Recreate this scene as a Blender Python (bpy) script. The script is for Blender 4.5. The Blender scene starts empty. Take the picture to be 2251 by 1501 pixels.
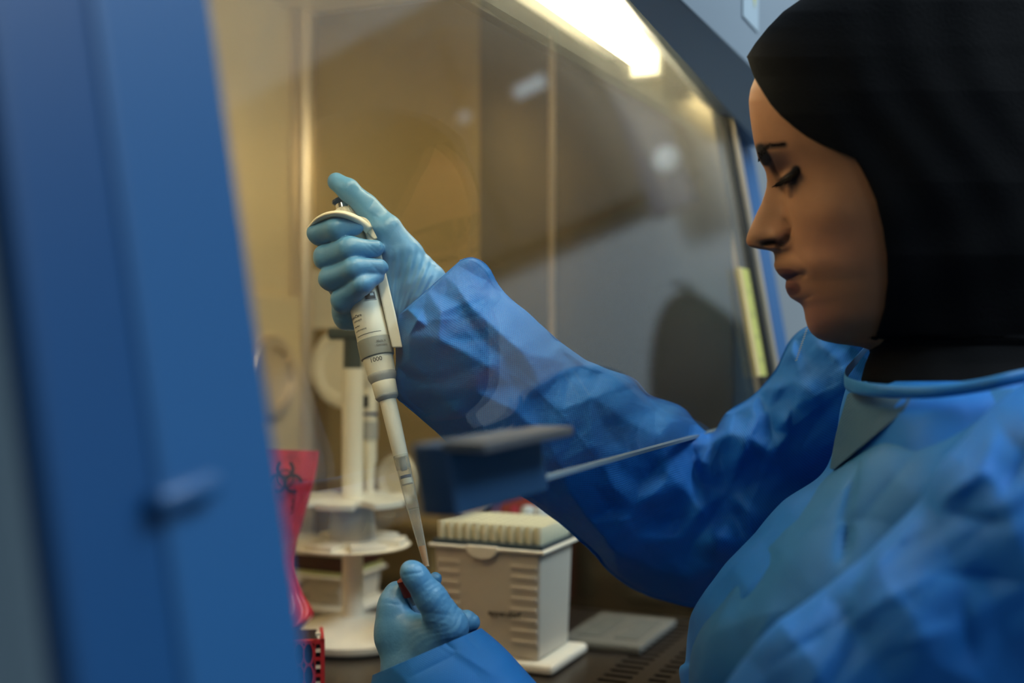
import bpy, bmesh, math, random
import numpy as np
from mathutils import Vector, Matrix, noise as mnoise
random.seed(7); rng = np.random.default_rng(7)
R = math.radians

# ---------------------------------------------------------------- camera, world, lights, exposure
sc = bpy.context.scene
col = sc.collection
YAW = R(24)                      # angle between the cabinet's long axis (+X) and the line of sight
FPX = 2600.0
CAM = np.array((0.0, 0.0, 1.2))
FW = np.array((math.cos(YAW), math.sin(YAW), 0.0))
RT = np.array((math.sin(YAW), -math.cos(YAW), 0.0))
UP = np.array((0.0, 0.0, 1.0))
def P(px, py, d):
    """a point d metres ahead of the camera"""
    return CAM + FW*d + RT*((px-1125.5)/FPX*d) + UP*((750.5-py)/FPX*d)
def proj(V):
    V = np.asarray(V)-CAM
    d = V@FW
    return 1125.5+FPX*(V@RT)/d, 750.5-FPX*(V@UP)/d, d

cd = bpy.data.cameras.new('camera'); cam = bpy.data.objects.new('camera', cd); col.objects.link(cam)
cam.location = CAM; cam.rotation_euler = (R(90), 0, -(R(90)-YAW))
cd.sensor_width = 36; cd.lens = FPX*36/2251; cd.clip_start = 0.02
cd.dof.use_dof = True; cd.dof.focus_distance = 0.855; cd.dof.aperture_fstop = 2.6; cd.dof.aperture_blades = 9
sc.camera = cam
sc.view_settings.view_transform = 'Standard'; sc.view_settings.look = 'None'
sc.view_settings.gamma = 1; sc.view_settings.use_curve_mapping = False
sc.view_settings.exposure = 0.0
sc.render.film_transparent = False

w = bpy.data.worlds.new('world'); sc.world = w; w.use_nodes = True
bg = w.node_tree.nodes['Background']; bg.inputs[0].default_value = (0.45, 0.62, 0.85, 1); bg.inputs[1].default_value = 0.05

def area(name, loc, target, size, size_y, energy, color):
    l = bpy.data.lights.new(name, 'AREA'); l.shape = 'RECTANGLE'; l.size = size; l.size_y = size_y
    l.energy = energy; l.color = color
    o = bpy.data.objects.new(name, l); col.objects.link(o); o.location = loc
    d = Vector(target)-Vector(loc); o.rotation_euler = d.to_track_quat('-Z', 'Y').to_euler()
    return o
COOL = (0.70, 0.86, 1.0)
area('room_fill_light', (0.85, -0.95, 2.66), (0.75, -0.75, 0), 1.2, 0.6, 42, COOL)
area('room_fill_light', (-0.6, -1.0, 2.66), (-0.5, -0.8, 0), 0.6, 0.6, 6, COOL)  # added fill, brightens the left post
area('room_fill_light', (1.5, -0.5, 2.66), (2.75, -0.35, 1.3), 0.6, 0.6, 30, (.88, .94, 1.0))  # added fill aimed at the right wall, brightens its reflection in the glass

# ---------------------------------------------------------------- helpers
def tag(o, label=None, cat=None, group=None, kind=None):
    if label: o['label'] = label
    if cat: o['category'] = cat
    if group: o['group'] = group
    if kind: o['kind'] = kind
    return o
def empty(name, loc, label, cat, group=None):
    o = bpy.data.objects.new(name, None); col.objects.link(o); o.location = Vector(loc)
    o.empty_display_size = 0.02
    bpy.context.view_layer.update()
    return tag(o, label, cat, group)
def link(name, me, mat, parent=None, smooth=False):
    if mat is not None: me.materials.append(mat)
    if smooth:
        me.polygons.foreach_set('use_smooth', [True]*len(me.polygons))
    o = bpy.data.objects.new(name, me); col.objects.link(o)
    if parent is not None:
        o.parent = parent
        o.matrix_parent_inverse = wm(parent).inverted()
    return o
def wm(o):
    m = o.matrix_basis.copy()
    if o.parent: m = wm(o.parent) @ o.matrix_parent_inverse @ m
    return m
def obj_bm(name, bm, mat, parent=None, smooth=False, bevel=0, seg=2):
    bmesh.ops.recalc_face_normals(bm, faces=bm.faces)
    me = bpy.data.meshes.new(name); bm.to_mesh(me); bm.free()
    o = link(name, me, mat, parent, smooth)
    if bevel:
        m = o.modifiers.new('bevel', 'BEVEL'); m.width = bevel; m.segments = seg; m.limit_method = 'ANGLE'
        m.angle_limit = R(35)
    return o
def autosmooth(o, ang=40):
    me = o.data
    me.polygons.foreach_set('use_smooth', [True]*len(me.polygons))
    bm = bmesh.new(); bm.from_mesh(me)
    for e in bm.edges:
        if len(e.link_faces) == 2 and e.calc_face_angle() > R(ang): e.smooth = False
    bm.to_mesh(me); bm.free(); return o
def add_box(bm, lo, hi, M=None):
    x0, y0, z0 = lo; x1, y1, z1 = hi
    v = [bm.verts.new(p) for p in ((x0,y0,z0),(x1,y0,z0),(x1,y1,z0),(x0,y1,z0),(x0,y0,z1),(x1,y0,z1),(x1,y1,z1),(x0,y1,z1))]
    for f in ((0,3,2,1),(4,5,6,7),(0,1,5,4),(1,2,6,5),(2,3,7,6),(3,0,4,7)): bm.faces.new([v[i] for i in f])
    if M is not None: bmesh.ops.transform(bm, matrix=M, verts=v)
    return v
def add_hex(bm, pts):
    """eight corners, bottom loop then top loop"""
    v = [bm.verts.new(tuple(p)) for p in pts]
    for f in ((0,3,2,1),(4,5,6,7),(0,1,5,4),(1,2,6,5),(2,3,7,6),(3,0,4,7)): bm.faces.new([v[i] for i in f])
def box(name, lo, hi, mat, parent=None, bevel=0):
    bm = bmesh.new(); add_box(bm, lo, hi); return obj_bm(name, bm, mat, parent, bevel=bevel)
def frame(axis, hint=(0, 0, 1)):
    a = Vector(axis).normalized(); h = Vector(hint)
    if abs(a.dot(h)) > .98: h = Vector((1, 0, 0))
    x = h.cross(a).normalized(); y = a.cross(x)
    return x, y, a
def lathe_bm(bm, base, axis, prof, n=48, hint=(0,0,1), closed=True, ribs=None):
    """prof: (s along axis, radius) pairs"""
    x, y, a = frame(axis, hint); base = Vector(base); rings = []
    for k, (s, r) in enumerate(prof):
        ring = []
        for i in range(n):
            t = 2*math.pi*i/n
            rr = r
            if ribs and ribs[0] <= k <= ribs[1]: rr = r*(1+ribs[3]*(1 if (i*ribs[2]//n*2+int((i*ribs[2]*2//n) % 2)) % 2 else 0))
            ring.append(bm.verts.new(base+a*s+x*(rr*math.cos(t))+y*(rr*math.sin(t))))
        rings.append(ring)
    for A, B in zip(rings, rings[1:]):
        for i in range(n): bm.faces.new((A[i], A[(i+1) % n], B[(i+1) % n], B[i]))
    if closed:
        bm.faces.new(rings[0][::-1]); bm.faces.new(rings[-1])
    return bm
def lathe(name, base, axis, prof, mat, parent=None, n=48, closed=True, ribs=None, ang=35):
    o = obj_bm(name, lathe_bm(bmesh.new(), base, axis, prof, n, closed=closed, ribs=ribs), mat, parent)
    return autosmooth(o, ang)
def tube_bm(bm, pts, rads, n=16):
    pts = [Vector(p) for p in pts]; rings = []; px = None
    for i, p in enumerate(pts):
        d = (pts[min(i+1, len(pts)-1)]-pts[max(i-1, 0)]).normalized()
        x = (px - d*px.dot(d)).normalized() if px else frame(d)[0]
        px = x; y = d.cross(x)
        r = rads[i] if hasattr(rads, '__len__') else rads
        rings.append([bm.verts.new(p+x*(r*math.cos(2*math.pi*k/n))+y*(r*math.sin(2*math.pi*k/n))) for k in range(n)])
    for A, B in zip(rings, rings[1:]):
        for i in range(n): bm.faces.new((A[i], A[(i+1) % n], B[(i+1) % n], B[i]))
    bm.faces.new(rings[0][::-1]); bm.faces.new(rings[-1]); return bm
def grid_mesh(name, V, closed_u=False, closed_v=False, uv=None):
    """V: (S, N, 3) array"""
    S, N = V.shape[:2]
    idx = np.arange(S*N).reshape(S, N)
    i0 = idx[:-1] if not closed_u else idx
    i1 = idx[1:] if not closed_u else np.roll(idx, -1, 0)
    a, b = i0, i1
    if closed_v: a2, b2 = np.roll(a, -1, 1), np.roll(b, -1, 1)
    else: a, a2, b, b2 = i0[:, :-1], i0[:, 1:], i1[:, :-1], i1[:, 1:]
    F = np.stack([a, a2, b2, b], -1).reshape(-1, 4)
    me = bpy.data.meshes.new(name)
    me.from_pydata(V.reshape(-1, 3).tolist(), [], F.tolist())
    if uv is not None:
        ul = me.uv_layers.new(name='UVMap')
        li = np.zeros(len(me.loops), dtype=np.int32); me.loops.foreach_get('vertex_index', li)
        UVv = uv.reshape(-1, 2)[li]
        ul.data.foreach_set('uv', UVv.astype(np.float32).ravel())
    me.update(); return me
def cr(points, n):
    """Catmull-Rom through rows of points, n samples"""
    A = np.asarray(points, float); m = len(A)
    t = np.linspace(0, m-1, n); i = np.minimum(t.astype(int), m-2); u = (t-i)[:, None]
    p0 = A[np.maximum(i-1, 0)]; p1 = A[i]; p2 = A[i+1]; p3 = A[np.minimum(i+2, m-1)]
    return 0.5*((2*p1)+(-p0+p2)*u+(2*p0-5*p1+4*p2-p3)*u**2+(-p0+3*p1-3*p2+p3)*u**3)
def sm(x, a, b):
    t = np.clip((x-a)/(b-a), 0, 1); return t*t*(3-2*t)

# text as thin meshes, laid flat or wrapped around a cylinder
def text_verts(s, size, bold=0.0, ax='CENTER'):
    cu = bpy.data.curves.new('text', 'FONT'); cu.body = s; cu.size = size; cu.align_x = ax; cu.align_y = 'CENTER'
    cu.offset = bold; cu.resolution_u = 3
    o = bpy.data.objects.new('text', cu); col.objects.link(o)
    dg = bpy.context.evaluated_depsgraph_get(); me = bpy.data.meshes.new_from_object(o.evaluated_get(dg))
    bpy.data.objects.remove(o); bpy.data.curves.remove(cu)
    return me
def text_flat(name, s, size, origin, xdir, ydir, mat, parent, bold=0.0, lift=0.0004, ax='CENTER'):
    me = text_verts(s, size, bold, ax); X = Vector(xdir).normalized(); Y = Vector(ydir).normalized(); N = X.cross(Y)
    for v in me.vertices: v.co = Vector(origin)+X*v.co.x+Y*v.co.y+N*lift
    return link(name, me, mat, parent)
def text_wrap(name, s, size, base, axis, toward, radius, s0, ang0, mat, parent, flip=1, bold=0.0, taper=0.0):
    """axis points along the cylinder; the text baseline runs around it; 'toward' is the outward direction of angle 0"""
    me = text_verts(s, size, bold); bm = bmesh.new(); bm.from_mesh(me)
    bmesh.ops.subdivide_edges(bm, edges=bm.edges, cuts=1)
    a = Vector(axis).normalized(); t = Vector(toward); t = (t-a*t.dot(a)).normalized(); sd = a.cross(t)
    for v in bm.verts:
        th = ang0 + flip*v.co.x/radius; r = radius+0.00025 - taper*(v.co.y)
        v.co = Vector(base)+a*(s0-flip*0-v.co.y)+t*(r*math.cos(th))+sd*(r*math.sin(th))
    bm.to_mesh(me); bm.free()
    return link(name, me, mat, parent)

# ---------------------------------------------------------------- materials
def mat(name, color=(.5,.5,.5), rough=.5, metal=0, spec=.5, **k):
    m = bpy.data.materials.new(name); m.use_nodes = True; nt = m.node_tree
    b = nt.nodes['Principled BSDF']
    b.inputs['Base Color'].default_value = (*color, 1); b.inputs['Roughness'].default_value = rough
    b.inputs['Metallic'].default_value = metal; b.inputs['Specular IOR Level'].default_value = spec
    for kk, v in k.items():
        b.inputs[kk.replace('_', ' ')].default_value = v
    return m
def nd(nt, t, **k):
    n = nt.nodes.new(t)
    for a, v in k.items(): setattr(n, a, v)
    return n
def noise_vary(m, scale=8, amt=.12, stretch=(1,1,1), bump=0.0, bscale=200, bstretch=(1,1,1), rvar=0.0):
    """procedural colour variation, roughness variation and fine relief"""
    nt = m.node_tree; b = nt.nodes['Principled BSDF']; c = b.inputs['Base Color'].default_value[:]
    tc = nd(nt, 'ShaderNodeTexCoord'); mp = nd(nt, 'ShaderNodeMapping'); mp.inputs['Scale'].default_value = stretch
    nt.links.new(tc.outputs['Object'], mp.inputs[0])
    n = nd(nt, 'ShaderNodeTexNoise'); n.inputs['Scale'].default_value = scale; n.inputs['Detail'].default_value = 4
    nt.links.new(mp.outputs[0], n.inputs['Vector'])
    mx = nd(nt, 'ShaderNodeMix', data_type='RGBA'); mx.inputs[6].default_value = tuple(x*(1-amt) for x in c[:3])+(1,)
    mx.inputs[7].default_value = tuple(min(1, x*(1+amt)) for x in c[:3])+(1,)
    nt.links.new(n.outputs['Fac'], mx.inputs[0]); nt.links.new(mx.outputs[2], b.inputs['Base Color'])
    if rvar:
        mr = nd(nt, 'ShaderNodeMapRange'); r0 = b.inputs['Roughness'].default_value
        mr.inputs['To Min'].default_value = max(0, r0-rvar); mr.inputs['To Max'].default_value = r0+rvar
        nt.links.new(n.outputs['Fac'], mr.inputs[0]); nt.links.new(mr.outputs[0], b.inputs['Roughness'])
    if bump:
        mp2 = nd(nt, 'ShaderNodeMapping'); mp2.inputs['Scale'].default_value = bstretch
        nt.links.new(tc.outputs['Object'], mp2.inputs[0])
        n2 = nd(nt, 'ShaderNodeTexNoise'); n2.inputs['Scale'].default_value = bscale; n2.inputs['Detail'].default_value = 3
        nt.links.new(mp2.outputs[0], n2.inputs['Vector'])
        bp = nd(nt, 'ShaderNodeBump'); bp.inputs['Strength'].default_value = bump; bp.inputs['Distance'].default_value = .001
        nt.links.new(n2.outputs['Fac'], bp.inputs['Height']); nt.links.new(bp.outputs[0], b.inputs['Normal'])
    return m
M = {}
M['wall'] = noise_vary(mat('painted wall', (.33,.37,.39), .75), 3, .05, bump=.1)
M['ceiling'] = noise_vary(mat('ceiling tile', (.55,.58,.60), .8), 5, .05)
M['floor'] = noise_vary(mat('vinyl floor', (.20,.23,.26), .4), 6, .15)
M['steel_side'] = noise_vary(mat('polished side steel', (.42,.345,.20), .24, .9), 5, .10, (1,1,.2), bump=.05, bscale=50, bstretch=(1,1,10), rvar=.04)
M['steel'] = noise_vary(mat('brushed steel', (.80,.67,.43), .38, .3), 6, .12, (1,1,.15), bump=.25, bscale=60, bstretch=(1,1,12), rvar=.06)
M['dusky'] = noise_vary(mat('side panel darkened for reflections', (.035,.030,.024), .25), 6, .1)  # left panel coloured near black so its reflection reads as shade
M['strip_tan'] = noise_vary(mat('tan corner reflection', (.30,.22,.13), .4), 8, .1)
M['steel_dark'] = noise_vary(mat('side steel darkened past face reflection', (.185,.16,.105), .20, .9), 5, .10, (1,1,.2), bump=.05, bscale=50, bstretch=(1,1,10), rvar=.04)  # darker copy of the side steel, the dark beside the reflected face
M['steel_top'] = noise_vary(mat('steel worktop', (.115,.097,.08), .30, .8), 5, .15, bump=.15, bscale=40, bstretch=(14,1,1), rvar=.05)
M['steel_trim'] = noise_vary(mat('steel trim', (.72,.60,.44), .3, .6), 8, .1)
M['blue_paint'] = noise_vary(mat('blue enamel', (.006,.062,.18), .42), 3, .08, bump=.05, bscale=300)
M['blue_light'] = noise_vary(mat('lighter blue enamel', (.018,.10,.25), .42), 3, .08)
M['hood_paint'] = noise_vary(mat('grey blue enamel', (.22,.27,.31), .5), 3, .05)
M['side_paint'] = noise_vary(mat('pale grey enamel', (.36,.45,.50), .55), 3, .06)
M['handle'] = noise_vary(mat('navy plastic', (.006,.035,.085), .5), 6, .1)
M['handle_lip'] = noise_vary(mat('grey aluminium', (.11,.105,.10), .45, .3), 10, .1)
M['seal'] = noise_vary(mat('black rubber seal', (.02,.022,.022), .5), 10, .1)
M['cream'] = noise_vary(mat('warm white plastic', (.86,.81,.67), .42), 10, .04)
M['cream2'] = noise_vary(mat('pale plastic', (.80,.76,.64), .38), 10, .04)
M['grey_band'] = noise_vary(mat('grey plastic', (.30,.30,.26), .45), 10, .05)
M['ring_grey'] = noise_vary(mat('mid grey plastic', (.42,.42,.40), .45), 10, .05)
M['dark_cap'] = noise_vary(mat('dark green grey plastic', (.045,.055,.045), .45), 10, .1)
M['button'] = noise_vary(mat('blue black gloss plastic', (.02,.035,.07), .2), 10, .1)
M['chrome'] = noise_vary(mat('bright steel', (.75,.76,.80), .15, 1), 10, .05)
M['ink'] = noise_vary(mat('grey black ink', (.03,.03,.03), .6), 10, .1)
M['ink_blue'] = noise_vary(mat('blue ink', (.01,.03,.13), .5), 10, .1)
M['ink_grey'] = noise_vary(mat('grey ink', (.12,.12,.11), .6), 10, .1)
M['red_bag'] = noise_vary(mat('red film', (.62,.035,.055), .28, Transmission_Weight=.0), 14, .15, bump=.3, bscale=60)
M['red_rack'] = noise_vary(mat('red plastic', (.55,.03,.04), .35), 12, .1)
M['pink_bag'] = noise_vary(mat('pink film', (.55,.06,.14), .35), 12, .1)
M['black'] = noise_vary(mat('black plastic', (.012,.010,.010), .5), 10, .1)
M['paper'] = noise_vary(mat('paper', (.68,.64,.52), .8), 10, .04)
M['paper_y'] = noise_vary(mat('yellow paper', (.52,.50,.12), .7), 30, .15)
M['paper_g'] = noise_vary(mat('pale orange paper', (.62,.46,.20), .7), 30, .15)
M['brown_box'] = noise_vary(mat('dark brown smoked plastic', (.05,.018,.012), .25), 10, .1)
M['green_line'] = noise_vary(mat('yellow green plastic', (.36,.37,.15), .4), 10, .1)
M['box_side'] = noise_vary(mat('white box plastic', (.60,.55,.46), .4), 6, .04)
M['tray_dark'] = noise_vary(mat('dark blue grey tray', (.02,.04,.055), .4), 10, .1)
M['tip_white'] = noise_vary(mat('milky tips', (.78,.76,.56), .35, Subsurface_Weight=0), 10, .05)
M['card'] = noise_vary(mat('translucent grey plastic', (.15,.15,.13), .35), 10, .05)
M['card_dark'] = noise_vary(mat('grey label ink', (.12,.125,.11), .5), 30, .2)
M['red_cap'] = noise_vary(mat('dark red rubber cap', (.13,.008,.006), .5), 20, .2)
M['purple'] = noise_vary(mat('violet card', (.16,.10,.25), .5), 12, .3)
M['red_card'] = noise_vary(mat('red card', (.33,.07,.06), .5), 12, .3)
M['cap_pale'] = noise_vary(mat('pale blue cap', (.45,.52,.55), .4), 12, .05)
M['dark_room'] = noise_vary(mat('dark brown laminate', (.02,.016,.012), .6), 4, .2)
M['navy'] = noise_vary(mat('navy board', (.022,.035,.085), .6), 4, .1)
M['chair'] = noise_vary(mat('charcoal fabric', (.02,.022,.022), .8), 4, .1)
M['white_dot'] = noise_vary(mat('white plastic disc', (.7,.75,.75), .5), 4, .05)

# glass pane: real Fresnel reflection on both faces, wiped smears on it
def glass_mat(name, smear=True, tint=(.96,.99,.98), haze=.008, smear_amt=.10):
    m = bpy.data.materials.new(name); m.use_nodes = True; nt = m.node_tree; nt.nodes.clear()
    out = nd(nt, 'ShaderNodeOutputMaterial'); g = nd(nt, 'ShaderNodeNewGeometry')
    ior = nd(nt, 'ShaderNodeMapRange'); ior.inputs['To Min'].default_value = 1.5; ior.inputs['To Max'].default_value = 1/1.5
    nt.links.new(g.outputs['Backfacing'], ior.inputs[0])
    fr = nd(nt, 'ShaderNodeFresnel'); nt.links.new(ior.outputs[0], fr.inputs['IOR'])
    tr = nd(nt, 'ShaderNodeBsdfTransparent'); tr.inputs[0].default_value = (*tint, 1)
    gl = nd(nt, 'ShaderNodeBsdfGlossy'); gl.inputs['Roughness'].default_value = .0
    mx = nd(nt, 'ShaderNodeMixShader'); nt.links.new(fr.outputs[0], mx.inputs[0])
    nt.links.new(tr.outputs[0], mx.inputs[1]); nt.links.new(gl.outputs[0], mx.inputs[2])
    last = mx
    if smear:
        # a wiped clean oval in the middle of the pane; arcs of dried cleaner outside it
        g_ = nd(nt, 'ShaderNodeTexCoord'); sx = nd(nt, 'ShaderNodeSeparateXYZ'); nt.links.new(g.outputs['Position'], sx.inputs[0])
        def mth(op, a, b=None, c=None):
            n = nd(nt, 'ShaderNodeMath', operation=op)
            for k, v in enumerate((a, b, c)):
                if v is None: continue
                if hasattr(v, 'default_value') or hasattr(v, 'is_linked'): nt.links.new(v, n.inputs[k])
                else: n.inputs[k].default_value = v
            return n.outputs[0]
        ex = mth('DIVIDE', mth('SUBTRACT', sx.outputs['X'], .68), .26); ez = mth('DIVIDE', mth('SUBTRACT', sx.outputs['Z'], 1.25), .165)
        q_ = mth('SQRT', mth('ADD', mth('MULTIPLY', ex, ex), mth('MULTIPLY', ez, ez))); an = mth('ARCTAN2', ez, ex)
        cb_ = nd(nt, 'ShaderNodeCombineXYZ'); nt.links.new(mth('MULTIPLY', q_, 26.0), cb_.inputs[0]); nt.links.new(mth('MULTIPLY', an, 1.3), cb_.inputs[1])
        n = nd(nt, 'ShaderNodeTexNoise'); n.inputs['Scale'].default_value = 1.0; n.inputs['Detail'].default_value = 6; n.inputs['Roughness'].default_value = .65; nt.links.new(cb_.outputs[0], n.inputs['Vector'])
        msk = nd(nt, 'ShaderNodeMapRange', interpolation_type='SMOOTHSTEP'); msk.inputs['From Min'].default_value = .93; msk.inputs['From Max'].default_value = 1.25; nt.links.new(q_, msk.inputs[0])
        up_ = nd(nt, 'ShaderNodeMapRange'); up_.inputs['From Min'].default_value = 1.24; up_.inputs['From Max'].default_value = 1.36; nt.links.new(sx.outputs['Z'], up_.inputs[0])
        inn = nd(nt, 'ShaderNodeMapRange', interpolation_type='SMOOTHSTEP'); inn.inputs['From Min'].default_value = .6; inn.inputs['From Max'].default_value = .98; inn.inputs['To Max'].default_value = .3; nt.links.new(q_, inn.inputs[0])
        m3 = mth('MULTIPLY', mth('MULTIPLY', mth('MAXIMUM', msk.outputs[0], inn.outputs[0]), up_.outputs[0]), mth('MULTIPLY_ADD', mth('POWER', n.outputs['Fac'], 2.5), smear_amt*3.5, .03))
        m3 = mth('ADD', m3, haze).node
        df = nd(nt, 'ShaderNodeBsdfDiffuse'); df.inputs[0].default_value = (.8,.8,.72,1)
        tl = nd(nt, 'ShaderNodeBsdfTranslucent'); tl.inputs[0].default_value = (.8,.8,.72,1)
        ad = nd(nt, 'ShaderNodeMixShader'); ad.inputs[0].default_value = .6
        nt.links.new(df.outputs[0], ad.inputs[1]); nt.links.new(tl.outputs[0], ad.inputs[2])
        mx2 = nd(nt, 'ShaderNodeMixShader'); nt.links.new(m3.outputs[0], mx2.inputs[0])
        nt.links.new(mx.outputs[0], mx2.inputs[1]); nt.links.new(ad.outputs[0], mx2.inputs[2]); last = mx2
    nt.links.new(last.outputs[0], out.inputs[0]); return m
M['glass'] = glass_mat('sash glass')
M['clear'] = glass_mat('clear plastic', False, (.93,.93,.88))
def tipmat(name, color, tw=.55, rough=.15):
    m = mat(name, color, rough); nt = m.node_tree; b = nt.nodes['Principled BSDF']; out = nt.nodes['Material Output']
    tr = nd(nt, 'ShaderNodeBsdfTransparent'); mx = nd(nt, 'ShaderNodeMixShader'); mx.inputs[0].default_value = 1-tw
    lw = nd(nt, 'ShaderNodeLayerWeight'); lw.inputs[0].default_value = .35
    ma = nd(nt, 'ShaderNodeMath', operation='MULTIPLY_ADD'); ma.inputs[1].default_value = .6; ma.inputs[2].default_value = 1-tw; ma.use_clamp = True
    nt.links.new(lw.outputs['Facing'], ma.inputs[0]); nt.links.new(ma.outputs[0], mx.inputs[0])
    nt.links.new(tr.outputs[0], mx.inputs[1]); nt.links.new(b.outputs[0], mx.inputs[2]); nt.links.new(mx.outputs[0], out.inputs[0])
    return m
M['tip'] = tipmat('clear tip plastic', (.66,.64,.54), .80)
M['liquid'] = tipmat('amber liquid', (.62,.30,.08), .10)
M['vial'] = tipmat('clear vial', (.45,.50,.55), .7)
def emis(name, color, s):
    m = bpy.data.materials.new(name); m.use_nodes = True; nt = m.node_tree; nt.nodes.clear()
    e = nd(nt, 'ShaderNodeEmission'); e.inputs[0].default_value = (*color, 1); e.inputs[1].default_value = s
    o = nd(nt, 'ShaderNodeOutputMaterial'); nt.links.new(e.outputs[0], o.inputs[0]); return m
M['tube'] = emis('fluorescent tube', (1.0, .83, .54), 24)

def fabric(name, color, color2, period=.0017, bump=.5, transl=.25, rough=.55, hi=.5):
    """non woven gown cloth: rows of tiny embossed dots (UV in metres), partly translucent"""
    m = mat(name, color, rough, spec=.35, Sheen_Weight=.08, Sheen_Roughness=.4, Sheen_Tint=(.6,.85,1,1)); nt = m.node_tree; b = nt.nodes['Principled BSDF']; out = nt.nodes['Material Output']
    uv = nd(nt, 'ShaderNodeUVMap'); mp = nd(nt, 'ShaderNodeMapping'); k = 2*math.pi/period
    mp.inputs['Rotation'].default_value = (0, 0, R(38)); nt.links.new(uv.outputs[0], mp.inputs[0])
    sx = nd(nt, 'ShaderNodeSeparateXYZ'); nt.links.new(mp.outputs[0], sx.inputs[0])
    ss = []
    for c in ('X', 'Y'):
        a = nd(nt, 'ShaderNodeMath', operation='MULTIPLY'); a.inputs[1].default_value = k; nt.links.new(sx.outputs[c], a.inputs[0])
        s = nd(nt, 'ShaderNodeMath', operation='SINE'); nt.links.new(a.outputs[0], s.inputs[0]); ss.append(s)
    ad = nd(nt, 'ShaderNodeMath', operation='ADD'); nt.links.new(ss[0].outputs[0], ad.inputs[0]); nt.links.new(ss[1].outputs[0], ad.inputs[1])
    mr = nd(nt, 'ShaderNodeMapRange'); mr.inputs['From Min'].default_value = .1; mr.inputs['From Max'].default_value = 1.6; nt.links.new(ad.outputs[0], mr.inputs[0])
    tc = nd(nt, 'ShaderNodeTexCoord'); n = nd(nt, 'ShaderNodeTexNoise'); n.inputs['Scale'].default_value = 25; n.inputs['Detail'].default_value = 5
    nt.links.new(tc.outputs['Object'], n.inputs['Vector'])
    mx0 = nd(nt, 'ShaderNodeMix', data_type='RGBA'); mx0.inputs[6].default_value = (*[c*.85 for c in color], 1); mx0.inputs[7].default_value = (*[min(1, c*1.12) for c in color], 1)
    nt.links.new(n.outputs['Fac'], mx0.inputs[0])
    mx = nd(nt, 'ShaderNodeMix', data_type='RGBA'); mx.inputs[7].default_value = (*color2, 1)
    nt.links.new(mx0.outputs[2], mx.inputs[6])
    sc_ = nd(nt, 'ShaderNodeMath', operation='MULTIPLY'); sc_.inputs[1].default_value = hi; nt.links.new(mr.outputs[0], sc_.inputs[0])
    nt.links.new(sc_.outputs[0], mx.inputs[0]); nt.links.new(mx.outputs[2], b.inputs['Base Color'])
    n3 = nd(nt, 'ShaderNodeTexNoise'); n3.inputs['Scale'].default_value = 60; n3.inputs['Detail'].default_value = 6; nt.links.new(tc.outputs['Object'], n3.inputs['Vector'])
    b2 = nd(nt, 'ShaderNodeBump'); b2.inputs['Strength'].default_value = .25; b2.inputs['Distance'].default_value = .002; nt.links.new(n3.outputs['Fac'], b2.inputs['Height'])
    bp = nd(nt, 'ShaderNodeBump'); bp.inputs['Strength'].default_value = bump; bp.inputs['Distance'].default_value = .0003; bp.invert = True
    nt.links.new(mr.outputs[0], bp.inputs['Height']); nt.links.new(b2.outputs[0], bp.inputs['Normal']); nt.links.new(bp.outputs[0], b.inputs['Normal'])
    tl = nd(nt, 'ShaderNodeBsdfTranslucent'); nt.links.new(mx.outputs[2], tl.inputs[0])
    ms = nd(nt, 'ShaderNodeMixShader'); ms.inputs[0].default_value = transl
    nt.links.new(b.outputs[0], ms.inputs[1]); nt.links.new(tl.outputs[0], ms.inputs[2]); nt.links.new(ms.outputs[0], out.inputs[0])
    return m
M['gown'] = fabric('blue gown cloth', (.014,.225,.68), (.003,.085,.38), hi=.75, bump=.8)
M['gown_front'] = fabric('grey blue gown front', (.028,.20,.46), (.012,.11,.29), hi=.5)
M['gown_grey'] = fabric('grey blue gown lining', (.04,.115,.19), (.02,.07,.12), hi=.4)
def glove_mat():
    m = mat('blue nitrile', (.095,.30,.56), .40, spec=.5)
    return noise_vary(m, 20, .10, bump=.35, bscale=260, rvar=.08)
M['glove'] = glove_mat()
def skin_mat():
    m = mat('skin', (.36,.19,.11), .6, spec=.15); nt = m.node_tree; b = nt.nodes['Principled BSDF']
    b.inputs['Subsurface Weight'].default_value = .25; b.inputs['Subsurface Radius'].default_value = (.006,.003,.0015)
    b.inputs['Subsurface Scale'].default_value = 1.0
    at = nd(nt, 'ShaderNodeAttribute', attribute_name='tone')
    tc = nd(nt, 'ShaderNodeTexCoord'); n = nd(nt, 'ShaderNodeTexNoise'); n.inputs['Scale'].default_value = 45; n.inputs['Detail'].default_value = 5
    nt.links.new(tc.outputs['Object'], n.inputs['Vector'])
    mx = nd(nt, 'ShaderNodeMix', data_type='RGBA', blend_type='MULTIPLY'); mx.inputs[0].default_value = .35
    nt.links.new(at.outputs['Color'], mx.inputs[6]); nt.links.new(n.outputs['Fac'], mx.inputs[7]); nt.links.new(mx.outputs[2], b.inputs['Base Color'])
    n2 = nd(nt, 'ShaderNodeTexNoise'); n2.inputs['Scale'].default_value = 600; nt.links.new(tc.outputs['Object'], n2.inputs['Vector'])
    bp = nd(nt, 'ShaderNodeBump'); bp.inputs['Strength'].default_value = .15; bp.inputs['Distance'].default_value = .0006
    nt.links.new(n2.outputs['Fac'], bp.inputs['Height']); nt.links.new(bp.outputs[0], b.inputs['Normal'])
    return m
M['skin'] = skin_mat()
M['hair'] = noise_vary(mat('black hair', (.005,.0035,.003), .9, spec=.03), 10, .1)
M['hijab'] = noise_vary(mat('black jersey cloth', (.0022,.0022,.0026), .85, spec=.08), 10, .1, bump=.4, bscale=500)

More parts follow.
